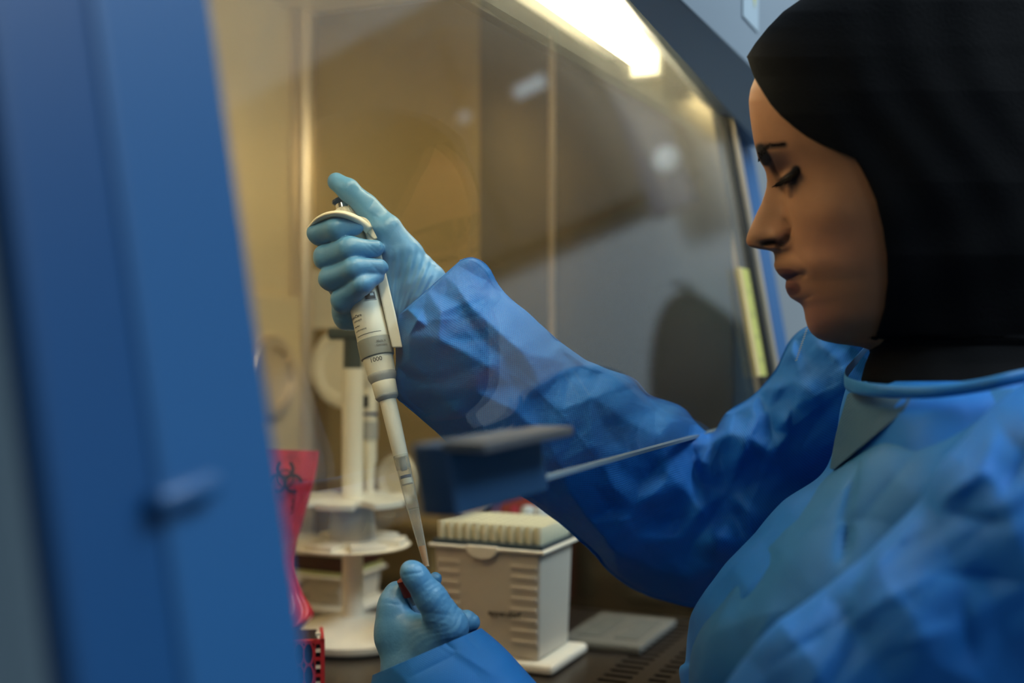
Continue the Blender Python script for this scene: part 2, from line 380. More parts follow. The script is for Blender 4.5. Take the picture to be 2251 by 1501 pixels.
# ---------------------------------------------------------------- the room
def struct(name, lo, hi, m):
    return tag(box(name, lo, hi, m), kind='structure')
X0, X1, Y0, Y1, H = -1.3, 2.75, -2.3, 1.05, 2.75
struct('floor', (X0, Y0, -.05), (X1, Y1, 0), M['floor'])
struct('ceiling', (X0, Y0, H), (X1, Y1, H+.05), M['ceiling'])
struct('wall_back', (X0, Y1, 0), (X1, Y1+.06, H), M['wall'])
struct('wall_front', (X0, Y0-.06, 0), (X1, Y0, H), M['wall'])
struct('wall_left', (X0-.06, Y0, 0), (X0, Y1, H), M['wall'])
struct('wall_right', (X1, Y0, 0), (X1+.06, Y1, H), M['wall'])

# things on the right hand wall of the room, which show as reflections in the glass
t = empty('wall_panel', (2.71, -1.0, 1.72), 'dark brown panelled board on the room wall, seen as a dark band in the glass', 'panel')
box('backing', (2.69, -2.0, 1.72), (2.75, -.04, 2.42), M['dark_room'], t, .004)
for k in range(4): box('panel_board', (2.675, -1.99+k*.49, 1.73), (2.69, -1.51+k*.49, 2.41), M['dark_room'], t, .003)
tag(box('light_streak', (2.672, -.385, 2.07), (2.675, -.30, 2.105), M['cap_pale'], t), 'pale strip standing in for a ceiling light reflection')  # painted highlight, stands in for a reflected ceiling light
lathe('light_spot', (2.675, -.53, 2.09), (-1, 0, 0), [(0,.016),(.006,.016),(.008,.010)], M['cap_pale'], t, 24)  # pale disc painted in for a bright spot of reflected light
t = empty('notice_board', (2.66, -.10, 1.60), 'narrow navy board with a round white disc, reflected in the upper right of the glass', 'board')
box('board', (2.64, -.152, 1.655), (2.674, -.045, 2.05), M['navy'], t, .004)
lathe('disc', (2.64, -.076, 1.773), (-1, 0, 0), [(0,.030),(.006,.030),(.008,.026)], M['white_dot'], t, 32)
t = empty('hanging_bag', (2.66, -.22, .90), 'charcoal rounded cloth bag hanging on the room wall, reflected above the elbow', 'bag')
bmg = bmesh.new(); bmesh.ops.create_uvsphere(bmg, u_segments=40, v_segments=28, radius=1)
for v in bmg.verts:
    zz = v.co.z; w_ = .16*(1-.25*max(0, zz)); v.co = Vector((2.66+.07*v.co.x*(1+.2*math.sin(5*zz)), -.165+w_*v.co.y*(1.1 if zz < 0 else 1), 1.19+zz*(.285 if zz > 0 else .30)))
obj_bm('bag_body', bmg, M['chair'], t, True)
lathe('wall_hook', (2.75, -.165, 1.50), (-1,0,0), [(0,.012),(.06,.008),(.07,.011),(.075,.004)], M['chrome'], t, 16)

# ---------------------------------------------------------------- the cabinet
T10 = math.tan(R(10)); SY, SZ = .251, 1.1235     # sash bottom edge; the pane leans into the cabinet by 10 degrees
def ys(z): return SY + T10*(z-SZ)
CX0, CX1, CYB, CZ0, CZ1 = .36, 1.25, .844, .90, 1.609
cab = empty('safety_cabinet', (.80, .55, 0.0), 'blue and grey steel laminar flow safety cabinet with a sloping glass front, lit inside', 'cabinet')
def cb(name, lo, hi, m, bevel=0): return box(name, lo, hi, M[m], cab, bevel)
cb('back_panel', (CX0-.02, CYB, CZ0-.02), (CX1+.02, CYB+.02, CZ1+.02), 'steel')
cb('side_panel', (CX1, .598, CZ0-.02), (CX1+.02, CYB, CZ1+.02), 'steel_side')  # lighter rear half, darker front half: edge of the face reflection in colour
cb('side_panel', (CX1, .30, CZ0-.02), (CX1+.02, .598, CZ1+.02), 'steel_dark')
cb('side_panel', (CX0-.02, .34, CZ0-.02), (CX0, CYB, CZ1+.02), 'dusky')
cb('corner_strip', (CX0, CYB-.020, CZ0), (CX0+.006, CYB-.002, CZ1), 'steel_trim', .002)
cb('top_panel', (CX0-.02, .30, CZ1), (CX1+.02, CYB+.02, CZ1+.02), 'steel')
# corner strip between the back and the right side
bm = bmesh.new()
lathe_bm(bm, (CX1-.004, CYB-.004, CZ0), (0,0,1), [(0, .013), (CZ1-CZ0, .013)], 24)
autosmooth(obj_bm('corner_strip', bm, M['steel_trim'], cab))
cb('corner_strip', (CX1-.030, CYB-.006, CZ0), (CX1-.018, CYB, CZ1), 'steel_trim', .002)
# outer shell
def outer_side(x0, x1):
    pr = [(.93, .62), (.93, 2.15), (.44, 2.15), (ys(1.70)+.012, 1.70), (ys(.72)+.012, .72), (.20, .62)]
    bm = bmesh.new(); A = [bm.verts.new((x0, y, z)) for y, z in pr]; B = [bm.verts.new((x1, y, z)) for y, z in pr]; n = len(pr)
    for i in range(n): bm.faces.new((A[i], A[(i+1) % n], B[(i+1) % n], B[i]))
    bm.faces.new(A[::-1]); bm.faces.new(B); obj_bm('outer_side', bm, M['side_paint'], cab, bevel=.003)
outer_side(.2535, CX0-.02); outer_side(CX1+.02, 1.383)
cb('outer_back', (.2535, .93, .62), (1.36, .95, 2.15), 'side_paint')
cb('base_cabinet', (.2535, .30, .05), (1.36, .95, .62), 'side_paint', .01)
# slanting posts either side of the pane: dark outer face, lighter inner face
def slab(name, x0, x1, z0, z1, dy0, dy1, m, bevel=.002):
    bm = bmesh.new()
    add_hex(bm, [(x0, ys(z0)+dy0, z0), (x1, ys(z0)+dy0, z0), (x1, ys(z0)+dy1, z0), (x0, ys(z0)+dy1, z0),
                 (x0, ys(z1)+dy0, z1), (x1, ys(z1)+dy0, z1), (x1, ys(z1)+dy1, z1), (x0, ys(z1)+dy1, z1)])
    return obj_bm(name, bm, M[m], cab, bevel=bevel)
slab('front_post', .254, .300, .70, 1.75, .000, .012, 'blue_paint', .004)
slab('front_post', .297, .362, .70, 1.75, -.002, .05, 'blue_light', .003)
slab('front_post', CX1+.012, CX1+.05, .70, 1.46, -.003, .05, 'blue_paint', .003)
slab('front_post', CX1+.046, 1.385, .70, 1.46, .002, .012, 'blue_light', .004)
slab('sash_channel', CX1+.002, CX1+.014, .90, 1.46, -.008, .02, 'steel_trim', .001)
slab('rubber_seal', CX1-.007, CX1+.003, .90, 1.45, -.004, .012, 'seal', .001)
# the knob on the left post
kn = P(500, 1108, .375)
bm = bmesh.new()
zk = kn[2]
for i in range(1): pass
lathe_bm(bm, (kn[0]-.016, ys(zk)-.004, zk+.001), (1, -.02, .12), [(0,.0015),(.001,.0035),(.003,.0045),(.028,.0045),(.030,.0035),(.031,.0015)], 20)
autosmooth(obj_bm('latch', bm, M['blue_light'], cab))
# hood over the opening: slanted lip, underside, upright front
bm = bmesh.new()
def lipz(x): return 1.436+(1.283-x)*.13
xs = (CX0+.004, 1.362)
prof = lambda x: [(.335, lipz(x)+.02), (.312, lipz(x)), (.292, lipz(x)-.002), (.250, 1.462), (.250, 2.15), (.335, 2.15)]
A = [bm.verts.new((xs[0], y, z)) for y, z in prof(xs[0])]; B = [bm.verts.new((xs[1], y, z)) for y, z in prof(xs[1])]
n = len(A)
for i in range(n): bm.faces.new((A[i], A[(i+1) % n], B[(i+1) % n], B[i]))
bm.faces.new(A[::-1]); bm.faces.new(B)
obj_bm('hood', bm, M['hood_paint'], cab, bevel=.002)
# small sticker on the hood, blue and yellow marks
q = P(1662, -6, 1.13); yq = .2492
bm = bmesh.new(); add_box(bm, (q[0]-.045, yq-.0006, 1.50), (q[0]+.02, yq, 1.565)); obj_bm('sticker', bm, M['side_paint'], cab)
bm = bmesh.new()
v = [bm.verts.new(p) for p in ((q[0]-.012, yq-.001, 1.545), (q[0]+.012, yq-.001, 1.545), (q[0]+.002, yq-.001, 1.518))]; bm.faces.new(v)
obj_bm('sticker_mark', bm, M['paper_y'], cab)
# glass sash
pane = bmesh.new()
g0, g1 = 1.1235, 1.47
add_hex(pane, [(CX0-.01, ys(g0), g0), (CX1-.002, ys(g0), g0), (CX1-.002, ys(g0)+.0048, g0), (CX0-.01, ys(g0)+.0048, g0),
               (CX0-.01, ys(g1), g1), (CX1-.002, ys(g1), g1), (CX1-.002, ys(g1)+.0048, g1), (CX0-.01, ys(g1)+.0048, g1)])
sash = obj_bm('glass_sash', pane, M['glass'], cab)
# ground bottom edge of the pane
bm = bmesh.new()
add_hex(bm, [(.60, ys(g0)-.0003, g0-.0012), (CX1-.004, ys(g0)-.0003, g0-.0012), (CX1-.004, ys(g0)+.0051, g0-.0012), (.60, ys(g0)+.0051, g0-.0012),
             (.60, ys(g0)-.0003, g0+.0010), (CX1-.004, ys(g0)-.0003, g0+.0010), (CX1-.004, ys(g0)+.0051, g0+.0010), (.60, ys(g0)+.0051, g0+.0010)])
o = obj_bm('ground_edge', bm, noise_vary(mat('frosted glass edge', (.16,.22,.26), .4), 20, .1), cab)
# handle clipped on the lower edge
hx0, hx1 = .482, .592
bm = bmesh.new()
z0h, z1h = SZ-.004, SZ+.029
add_hex(bm, [(hx0, ys(z0h)-.009, z0h), (hx1, ys(z0h)-.009, z0h), (hx1, ys(z0h)+.010, z0h), (hx0, ys(z0h)+.010, z0h),
             (hx0, ys(z1h)-.009, z1h), (hx1, ys(z1h)-.009, z1h), (hx1, ys(z1h)+.010, z1h), (hx0, ys(z1h)+.010, z1h)])
hd = obj_bm('sash_handle', bm, M['handle'], cab, bevel=.0015)
bm = bmesh.new()
add_box(bm, (hx0, ys(z1h)-.028, z1h-.003), (hx1+.002, ys(z1h)-.006, z1h+.002))
tag(obj_bm('handle_lip', bm, M['handle_lip'], hd, bevel=.001), 'grey metal finger lip')
# yellow measuring tape stuck beside the pane edge
bm = bmesh.new(); tz0, tz1 = 1.165, 1.275; tx = CX1-.012
tape = slab('ruler_tape', CX1-.072, CX1-.022, tz0, tz1, -.0012, -.0006, 'paper_y', 0)
slabs = bmesh.new()
tp = slab('tape_margin', CX1-.072, CX1-.056, tz0, tz1, -.0018, -.0013, 'paper_g', 0)
bm = bmesh.new()
for i in range(23):
    z = tz0+.004+i*.0047; L = .008 if i % 5 == 0 else .005
    add_hex(bm, [(CX1-.023-L, ys(z)-.0020, z), (CX1-.023, ys(z)-.0020, z), (CX1-.023, ys(z)-.0014, z), (CX1-.023-L, ys(z)-.0014, z),
                 (CX1-.023-L, ys(z)-.0020, z+.0007), (CX1-.023, ys(z)-.0020, z+.0007), (CX1-.023, ys(z)-.0014, z+.0007), (CX1-.023-L, ys(z)-.0014, z+.0007)])
tag(obj_bm('tape_tick', bm, M['ink_grey'], tape), kind='stuff')
for i in range(4):
    z = tz0+.016+i*.0235
    text_flat('tape_number', str(18+i), .009, (CX1-.040, ys(z)-.0014, z), (1,0,0), (0, T10, 1), M['ink_grey'], tape)
# lamp behind the top of the pane
zl = 1.495
slab_l = bmesh.new()
add_box(slab_l, (CX0+.01, .345, 1.515), (CX1-.005, .44, 1.53)); lamp = obj_bm('lamp_housing', slab_l, noise_vary(mat('white reflector', (.85,.80,.65), .35), 6, .03), cab)
lathe('lamp_tube', (CX0+.03, .375, zl), (1,0,0), [(0, .0125), (CX1-CX0-.10, .0125)], M['tube'], lamp, 24)
for xx in (CX0+.018, CX1-.068):
    bx = bmesh.new(); add_box(bx, (xx, .358, zl-.02), (xx+.014, .392, 1.515)); obj_bm('lamp_socket', bx, M['cream'], lamp, bevel=.003)
lathe('lamp_tube', (CX0+.03, .70, 1.585), (1,0,0), [(0, .0125), (.20, .0125)], M['tube'], lamp, 24)  # extra tube added out of view to brighten the back wall
box('added_baffle', (CX0+.250, .60, 1.530), (CX0+.255, .80, CZ1), M['cream'], lamp)  # plate added to keep the extra tube out of the side panel's reflection
for xx in (CX0+.016, CX0+.23):
    bx = bmesh.new(); add_box(bx, (xx, .683, 1.565), (xx+.014, .717, CZ1)); obj_bm('lamp_socket', bx, M['cream'], lamp, bevel=.003)  # sockets of the added tube
# bracket fittings by the lamp's far end
for k, (a, b_) in enumerate(((1522, 192), (1563, 232))):
    q = P(a, b_, 1.22)
    lathe('screw_cap', (CX1-.055+.03*k, .335, 1.475), (0, -1, 0), [(0,.007),(.004,.007),(.006,.004)], M['cream2'], lamp, 20)
# tan strip on the right side wall, painted reflection of the back corner
cb('corner_reflection', (CX1-.004, .502, CZ0), (CX1, .510, CZ1), 'strip_tan', .001)
# rear and lower baffles
cb('baffle', (CX0, CYB-.018, CZ0), (CX1-.03, CYB-.002, 1.255), 'steel', .003)
# work surface with a slotted front grille
bm = bmesh.new()
def plate_slots(bm, x0, x1, y0, y1, rows, pitch, sw, zt, zb):
    """flat plate with real slots: rows = [(ya, yb)], slot width sw along x"""
    ysn = sorted({y0, y1, *[v for r in rows for v in r]}); n = int((x1-x0)/pitch)
    xsn = []
    for i in range(n): xsn += [x0+i*pitch, x0+i*pitch+sw]
    xsn += [x1]; xsn = sorted(set(xsn)); V = {}
    def gv(i, j, z):
        k = (i, j, z)
        if k not in V: V[k] = bm.verts.new((xsn[i], ysn[j], z))
        return V[k]
    solid = lambda i, j: not (any(abs(ysn[j]-r[0]) < 1e-6 for r in rows) and i % 2 == 0)
    for i in range(len(xsn)-1):
        for j in range(len(ysn)-1):
            if solid(i, j): bm.faces.new((gv(i,j,zt), gv(i+1,j,zt), gv(i+1,j+1,zt), gv(i,j+1,zt)))
            else:
                for (a, b_), (c, d_) in (((i,j),(i+1,j)), ((i+1,j),(i+1,j+1)), ((i+1,j+1),(i,j+1)), ((i,j+1),(i,j))):
                    bm.faces.new((gv(a,b_,zt), gv(c,d_,zt), gv(c,d_,zb), gv(a,b_,zb)))
plate_slots(bm, CX0, CX1, .265, .376, [(.300,.316),(.331,.358)], .0165, .0078, CZ0, CZ0-.003)
obj_bm('front_grille', bm, M['steel_top'], cab)
cb('grille_duct', (CX0, .265, CZ0-.06), (CX1, .376, CZ0-.05), 'black')
cb('work_surface', (CX0, .376, CZ0-.012), (CX1, CYB, CZ0-.0006), 'steel_top', .0005)
cb('front_sill', (CX0-.1, .235, CZ0-.05), (CX1+.1, .265, CZ0), 'steel_top', .012)
# round port covers on the right side wall and a paper notice
def wall_disc(px, py, rad, rim):
    d = np.array(P(px, py, 1.0))-CAM; t = (CX1-CAM[0])/d[0]; c = CAM+d*t
    pr = [(0, rad), (.006, rad), (.009, rad-.002), (.009, rad-rim), (.004, rad-rim-.003), (.004, .001)]
    o = lathe('port_cover', (CX1, c[1], c[2]), (-1,0,0), pr, M['cream'], cab, 56)
    return c
wall_disc(765, 808, .050, .012); wall_disc(880, 1052, .029, .004); wall_disc(1038, 1084, .025, .004)
def on_right(px, py, off=.0):
    d = np.array(P(px, py, 1.0))-CAM; t = (CX1-off-CAM[0])/d[0]; return CAM+d*t
def on_back(px, py, off=.0):
    d = np.array(P(px, py, 1.0))-CAM; t = (CYB-off-CAM[1])/d[1]; return CAM+d*t
a, b_ = on_right(676, 594), on_right(752, 722)
nt_ = box('wall_notice', (CX1-.0012, b_[1], b_[2]), (CX1, a[1], a[2]), M['paper'], cab)
for i in range(7):
    z = a[2]-.008-i*.008; L = (a[1]-b_[1])*(.8 if i % 3 else .55)
    box('text_line', (CX1-.0016, a[1]-.006-L, z-.0011), (CX1-.0012, a[1]-.006, z), M['ring_grey'], nt_)
c = on_back(592, 830, .02)
lathe('back_port', (c[0]-.0, CYB-.018, c[2]), (0,-1,0), [(0,.05),(.008,.05),(.012,.046),(.012,.036),(.006,.034),(.006,.001)], M['steel_trim'], cab, 56)

# ---------------------------------------------------------------- things on the work surface
# tip rack box: front face looks along -X, twelve columns along Y
def tip_box(x, y, label, wy=.108, wx=.080, hh=.108, full=True):
    t = empty('tip_box', (x+wx/2, y+wy/2, CZ0), label, 'box')
    pl = bmesh.new(); add_box(pl, (x-.006, y-.014, CZ0+.0005), (x+wx+.006, y+wy+.014, CZ0+.010)); obj_bm('base_plate', pl, M['cream2'], t, bevel=.004, seg=3)
    bm = bmesh.new(); e = .003
    add_hex(bm, [(x+e, y+e, CZ0+.010), (x+wx-e, y+e, CZ0+.010), (x+wx-e, y+wy-e, CZ0+.010), (x+e, y+wy-e, CZ0+.010),
                 (x, y, CZ0+hh), (x+wx, y, CZ0+hh), (x+wx, y+wy, CZ0+hh), (x, y+wy, CZ0+hh)])
    body = obj_bm('box_body', bm, M['box_side'], t, bevel=.003, seg=3)
    # raised ribs left and right of the front
    for (ya, yb) in ((y+.004, y+.030), (y+wy-.026, y+wy-.004)):
        for i in range(8 if full else 5):
            z = CZ0+.024+i*.0098
            if z > CZ0+hh-.012: break
            rb = bmesh.new(); add_box(rb, (x-.0012+e*(1-(z-CZ0)/hh), ya, z), (x+.003, yb, z+.0042)); obj_bm('rib', rb, M['box_side'], body, bevel=.0008)
    rim = bmesh.new(); add_box(rim, (x-.004, y-.005, CZ0+hh), (x+wx+.004, y+wy+.005, CZ0+hh+.003)); obj_bm('rim', rim, M['cream2'], t, bevel=.001)
    tr = bmesh.new(); add_box(tr, (x-.001, y-.002, CZ0+hh+.003), (x+wx+.001, y+wy+.002, CZ0+hh+.007)); tray = obj_bm('tray', tr, M['tray_dark'] if full else M['green_line'], t, bevel=.0008)
    # latch tab
    c0 = y+wy*.53; pts = [(c0+.016, 0), (c0+.015, -.006), (c0+.010, -.0105), (c0, -.0125), (c0-.010, -.0105), (c0-.015, -.006), (c0-.016, 0)]
    lb = bmesh.new(); F = [lb.verts.new((x-.0045, a, CZ0+hh+.004+b)) for a, b in pts]; G = [lb.verts.new((x-.001, a, CZ0+hh+.004+b)) for a, b in pts]
    lb.faces.new(F); lb.faces.new(G[::-1])
    for i in range(len(pts)): lb.faces.new((F[i], G[i], G[(i+1) % len(pts)], F[(i+1) % len(pts)]))
    obj_bm('latch_tab', lb, M['cream2'], t, bevel=.0008)
    text_flat('printed_name', 'eppendorf', .0078 if full else .0072, (x+.0006, y+wy*.5-(.018 if full else .0), CZ0+hh*.47), (0,-1,0), (0,0,1), M['ink'], body, bold=.00025, lift=.0012)
    if full:
        proto = None
        for i in range(8):
            for j in range(12):
                px_, py_ = x+.0085+i*.009, y+.0045+j*.009
                if proto is None:
                    proto = lathe('tip_collar', (px_, py_, CZ0+hh+.007), (0,0,1), [(0,.0038),(.003,.0043),(.0155,.00448),(.0165,.0043),(.0165,.0030),(.010,.0026)], M['tip_white'], tray, 14)
                    p0 = (px_, py_)
                else:
                    c = proto.copy(); col.objects.link(c); c.parent = tray; c.matrix_parent_inverse = proto.matrix_parent_inverse.copy()
                    c.location = (px_-p0[0], py_-p0[1], 0)
    else:
        lid = bmesh.new(); add_box(lid, (x+.001, y+.001, CZ0+hh+.007), (x+wx-.001, y+wy-.001, CZ0+hh+.025)); obj_bm('smoked_lid', lid, M['brown_box'], t, bevel=.002)
        lid = bmesh.new(); add_box(lid, (x-.001, y-.001, CZ0+hh+.025), (x+wx+.001, y+wy+.001, CZ0+hh+.031)); obj_bm('lid_rim', lid, M['cream2'], t, bevel=.002)
    return t
tip_box(.9855, .4105, 'white ribbed tip box full of pale pipette tips, right of the lower gloved hand')
tip_box(1.100, .692, 'low white tip box with a dark brown lid, seen behind the pipette stand', wy=.118, wx=.085, hh=.040, full=False)

# carousel pipette stand
sx_, sy_ = P(775, 750, 1.185)[:2]
st = empty('pipette_stand', (sx_, sy_, CZ0), 'white round pipette stand with two notched discs on a central column', 'stand')
lathe('base', (sx_, sy_, CZ0), (0,0,1), [(0,.066),(.004,.068),(.009,.068),(.013,.064),(.016,.055),(.020,.030),(.026,.016)], M['cream2'], st, 72)
lathe('rubber_foot', (sx_, sy_, CZ0-.0), (0,0,1), [(0,.0690),(.0025,.0695)], M['seal'], st, 48)
lathe('column', (sx_, sy_, CZ0+.018), (0,0,1), [(0,.0125),(.02,.0105),(.16,.0105),(.255,.0110),(.2555,.008)], M['cream'], st, 40)
def notched_disc(name, z, rad, th, nn, phase, rin=.030):
    bm = bmesh.new(); outline = []
    N = 180
    for i in range(N):
        a = 2*math.pi*i/N; u = ((a-phase)*nn/(2*math.pi)) % 1.0; u = min(u, 1-u)*2
        r = rad - (rad-rin)*float(1-sm(np.array(u), .20, .32))
        outline.append((r*math.cos(a), r*math.sin(a)))
    top = [bm.verts.new((sx_+a, sy_+b, z+th)) for a, b in outline]; bot = [bm.verts.new((sx_+a, sy_+b, z)) for a, b in outline]
    ct = bm.verts.new((sx_, sy_, z+th)); cbm = bm.verts.new((sx_, sy_, z))
    for i in range(N):
        j = (i+1) % N
        bm.faces.new((ct, top[i], top[j])); bm.faces.new((cbm, bot[j], bot[i])); bm.faces.new((top[i], bot[i], bot[j], top[j]))
    o = obj_bm(name, bm, M['cream2'], st, bevel=.0008)
    return o
notched_disc('notched_disc', CZ0+.097, .054, .006, 6, .35)
notched_disc('notched_disc', CZ0+.138, .058, .006, 6, .75)
lathe('lower_collar', (sx_, sy_, CZ0+.103), (0,0,1), [(0,.024),(.034,.020)], M['ring_grey'], st, 40)
lathe('support_dish', (sx_, sy_, CZ0+.092), (0,0,1), [(0,.03),(.003,.056),(.005,.058),(.0052,.05)], M['cream'], st, 56)
# dark T-shaped knob on the column
tb = bmesh.new()
lathe_bm(tb, (sx_, sy_, CZ0+.273), (0,0,1), [(0,.0095),(.030,.0090)], 28)
obj1 = obj_bm('knob_stem', tb, M['dark_cap'], st); autosmooth(obj1)
tb = bmesh.new(); c = np.array((sx_, sy_, CZ0+.303)); lat = Vector(RT)
MM = Matrix.Translation((sx_, sy_, CZ0+.308)) @ Matrix.Rotation(math.atan2(RT[1], RT[0]), 4, 'Z')
add_box(tb, (-.024, -.010, -.006), (.012, .010, .006), MM); obj_bm('knob_bar', tb, M['dark_cap'], st, bevel=.003, seg=3)
# small pipette resting in the stand
hp = P(812, 900, 1.225); hx, hy = hp[0], hp[1]; zt_ = hp[2]
hpz = lambda py: 1.2+(750.5-py)/FPX*1.225
t2 = empty('pipette', (hx, hy, hpz(1085)), 'thin white pipette with a blue stripe hanging in the white stand', 'pipette')
lathe('body', (hx, hy, hpz(1085)), (0,0,1), [(0,.0045),(.03,.006),(.034,.0075),(.06,.0075),(hpz(850)-hpz(1085),.0085)], M['cream'], t2, 28)
lathe('display_band', (hx, hy, hpz(965)), (0,0,1), [(0,.0087),(hpz(925)-hpz(965),.0087)], M['ring_grey'], t2, 28)
lathe('blue_stripe', (hx, hy, hpz(912)), (0,0,1), [(0,.0089),(.003,.0089)], M['ink_blue'], t2, 28)
box('dark_window', (hx-.0095, hy-.0035, hpz(895)), (hx-.0070, hy+.0035, hpz(868)), M['black'], t2)
lathe('grip_head', (hx, hy, hpz(850)), (0,0,1), [(0,.009),(.006,.0125),(.028,.0135),(.034,.009),(.046,.007)], M['cream2'], t2, 28)

# red biohazard bag, slumped, with printed trefoil
def sheet(name, rows, nu, nv, mat_, parent, fn=None, thick=.0):
    A = cr([r[0] for r in rows], nv); B = cr([r[1] for r in rows], nv); u = np.linspace(0, 1, nu)
    V = A[:, None, :]*(1-u)[None, :, None]+B[:, None, :]*u[None, :, None]
    if fn is not None: V = fn(V, u)
    me = grid_mesh(name, V); o = link(name, me, mat_, parent, True)
    if thick:
        m = o.modifiers.new('s', 'SOLIDIFY'); m.thickness = thick
    return o
bagrows = [((540,985),(702,991)), ((540,1040),(693,1050)), ((545,1140),(668,1140)), ((565,1240),(645,1235)), ((560,1300),(664,1300)), ((520,1370),(690,1352)), ((480,1420),(650,1390)), ((470,1470),(600,1440)), ((470,1495),(600,1480))]
bag = empty('biohazard_bag', P(560, 1500, 1.078), 'red plastic biohazard bag standing against the blue left post', 'bag')
NV, NU = 90, 64
Lf = cr([r[0] for r in bagrows], NV); Rg = cr([r[1] for r in bagrows], NV)
V = np.zeros((NV, NU, 3)); thick_b = np.interp(np.linspace(0,1,NV), [0,.35,.5,.7,1], [.004,.008,.012,.035,.04])
for i in range(NV):
    for j in range(NU):
        a = 2*math.pi*j/NU; cx = (Lf[i]+Rg[i])/2; hw = (Rg[i]-Lf[i])/2
        q = cx+hw*math.cos(a)
        d = 1.078+thick_b[i]*math.sin(a)+.0025*math.sin(9*a+i*.12)*math.sin(i*.09)+.002*mnoise.noise(Vector((q[0]*.05, q[1]*.03, a)))
        V[i, j] = P(q[0], q[1], d); V[i, j, 2] = max(V[i, j, 2], CZ0+.0004)
link('bag_film', grid_mesh('bag_film', V, closed_v=True), M['red_bag'], bag, True)
# trefoil print: three open rings, small centre ring
tm = bmesh.new(); cpx, cpy = 626, 1052
def ring_print(bm, cx, cy, r0, r1, a0, a1, d=1.0672, n=24):
    pv = None
    for i in range(n+1):
        a = a0+(a1-a0)*i/n
        A_ = bm.verts.new(P(cx+r0*math.cos(a), cy+r0*math.sin(a), d)); B_ = bm.verts.new(P(cx+r1*math.cos(a), cy+r1*math.sin(a), d))
        if pv: bm.faces.new((pv[0], A_, B_, pv[1]))
        pv = (A_, B_)
for k in range(3):
    a = R(-90+120*k); ring_print(tm, cpx+21*math.cos(a), cpy+21*math.sin(a), 14, 22, a+R(35)-math.pi*1.0+R(180)-R(0), a+R(325))
ring_print(tm, cpx, cpy, 17, 21, 0, 2*math.pi)
obj_bm('printed_trefoil', tm, noise_vary(mat('dark print', (.05,.01,.012), .5), 10, .1), bag)
tm = bmesh.new()
for k in range(3): ring_print(tm, cpx+8, 1092+k*14, 13-2*k, 15.5-2*k, R(-60), R(70), d=1.0672)
obj_bm('printed_text', tm, noise_vary(mat('dark print 2', (.10,.012,.015), .5), 10, .1), bag)

# red tube rack at the lower left
rc = P(714, 1405, .98); rx, ry, rz = rc
rack = empty('tube_rack', (rx, ry, CZ0), 'red plastic tube rack with looped cut-outs on the work surface', 'rack')
for yy in (0, .10): box('end_wall', (rx, ry+yy, CZ0), (rx+.045, ry+yy+.003, rz), M['red_rack'], rack, .001)
rk = bmesh.new(); add_box(rk, (rx+.002, ry+.003, CZ0), (rx+.045, ry+.10, CZ0+.004)); add_box(rk, (rx+.003, ry+.0055, rz-.005), (rx+.045, ry+.10, rz-.002)); obj_bm('rack_deck', rk, M['black'], rack)
pr_ = None
for i in range(11):
    for j in range(3):
        cy, cz = ry+.0135+i*.0082, rz-.0075-j*.0185
        lp = bmesh.new(); n = 20
        R0 = [lp.verts.new((rx-.0005, cy+.0036*math.cos(2*math.pi*k/n), cz-.004+.0085*math.sin(2*math.pi*k/n))) for k in range(n)]
        R1 = [lp.verts.new((rx-.0005, cy+.0050*math.cos(2*math.pi*k/n), cz-.004+.0102*math.sin(2*math.pi*k/n))) for k in range(n)]
        for k in range(n): lp.faces.new((R0[k], R0[(k+1) % n], R1[(k+1) % n], R1[k]))
        for f in list(lp.faces): pass
        ex = bmesh.ops.extrude_face_region(lp, geom=lp.faces[:]); vs_ = [g for g in ex['geom'] if isinstance(g, bmesh.types.BMVert)]
        bmesh.ops.translate(lp, vec=(.003, 0, 0), verts=vs_)
        obj_bm('loop', lp, M['red_rack'], rack)
rk = bmesh.new(); add_box(rk, (rx+.003, ry+.003, CZ0), (rx+.005, ry+.10, rz-.004)); obj_bm('inner_panel', rk, M['black'], rack)
rk = bmesh.new(); add_box(rk, (rx-.0005, ry+.0, rz-.003), (rx+.003, ry+.10, rz)); add_box(rk, (rx-.0005, ry, CZ0), (rx+.003, ry+.0035, rz)); add_box(rk, (rx-.0005, ry+.0075, CZ0), (rx+.003, ry+.0085, rz)); obj_bm('rail', rk, M['red_rack'], rack)
for i in range(9): box('slot_block', (rx-.0003, ry+.0035, CZ0+.002+i*.0068), (rx+.003, ry+.0075, CZ0+.0045+i*.0068), M['red_rack'] if i % 2 else M['cream'], rack)

rack.rotation_euler.z = R(35)

# low clear tray by the grille
tr0 = P(1408, 1440, 1.128)
t = empty('plastic_tray', (tr0[0]+.06, tr0[1]+.05, CZ0), 'flat pale translucent tray with two grey wells behind the big tip box', 'tray')
x, y = tr0[0], tr0[1]
bm = bmesh.new(); add_box(bm, (x, y, CZ0), (x+.125, y+.085, CZ0+.009)); tb_ = obj_bm('tray_body', bm, M['card'], t, bevel=.003)
for a in (0, 1): box('well', (x+.02, y+.010+a*.038, CZ0+.009), (x+.105, y+.034+a*.038, CZ0+.0096), M['card_dark'], t)

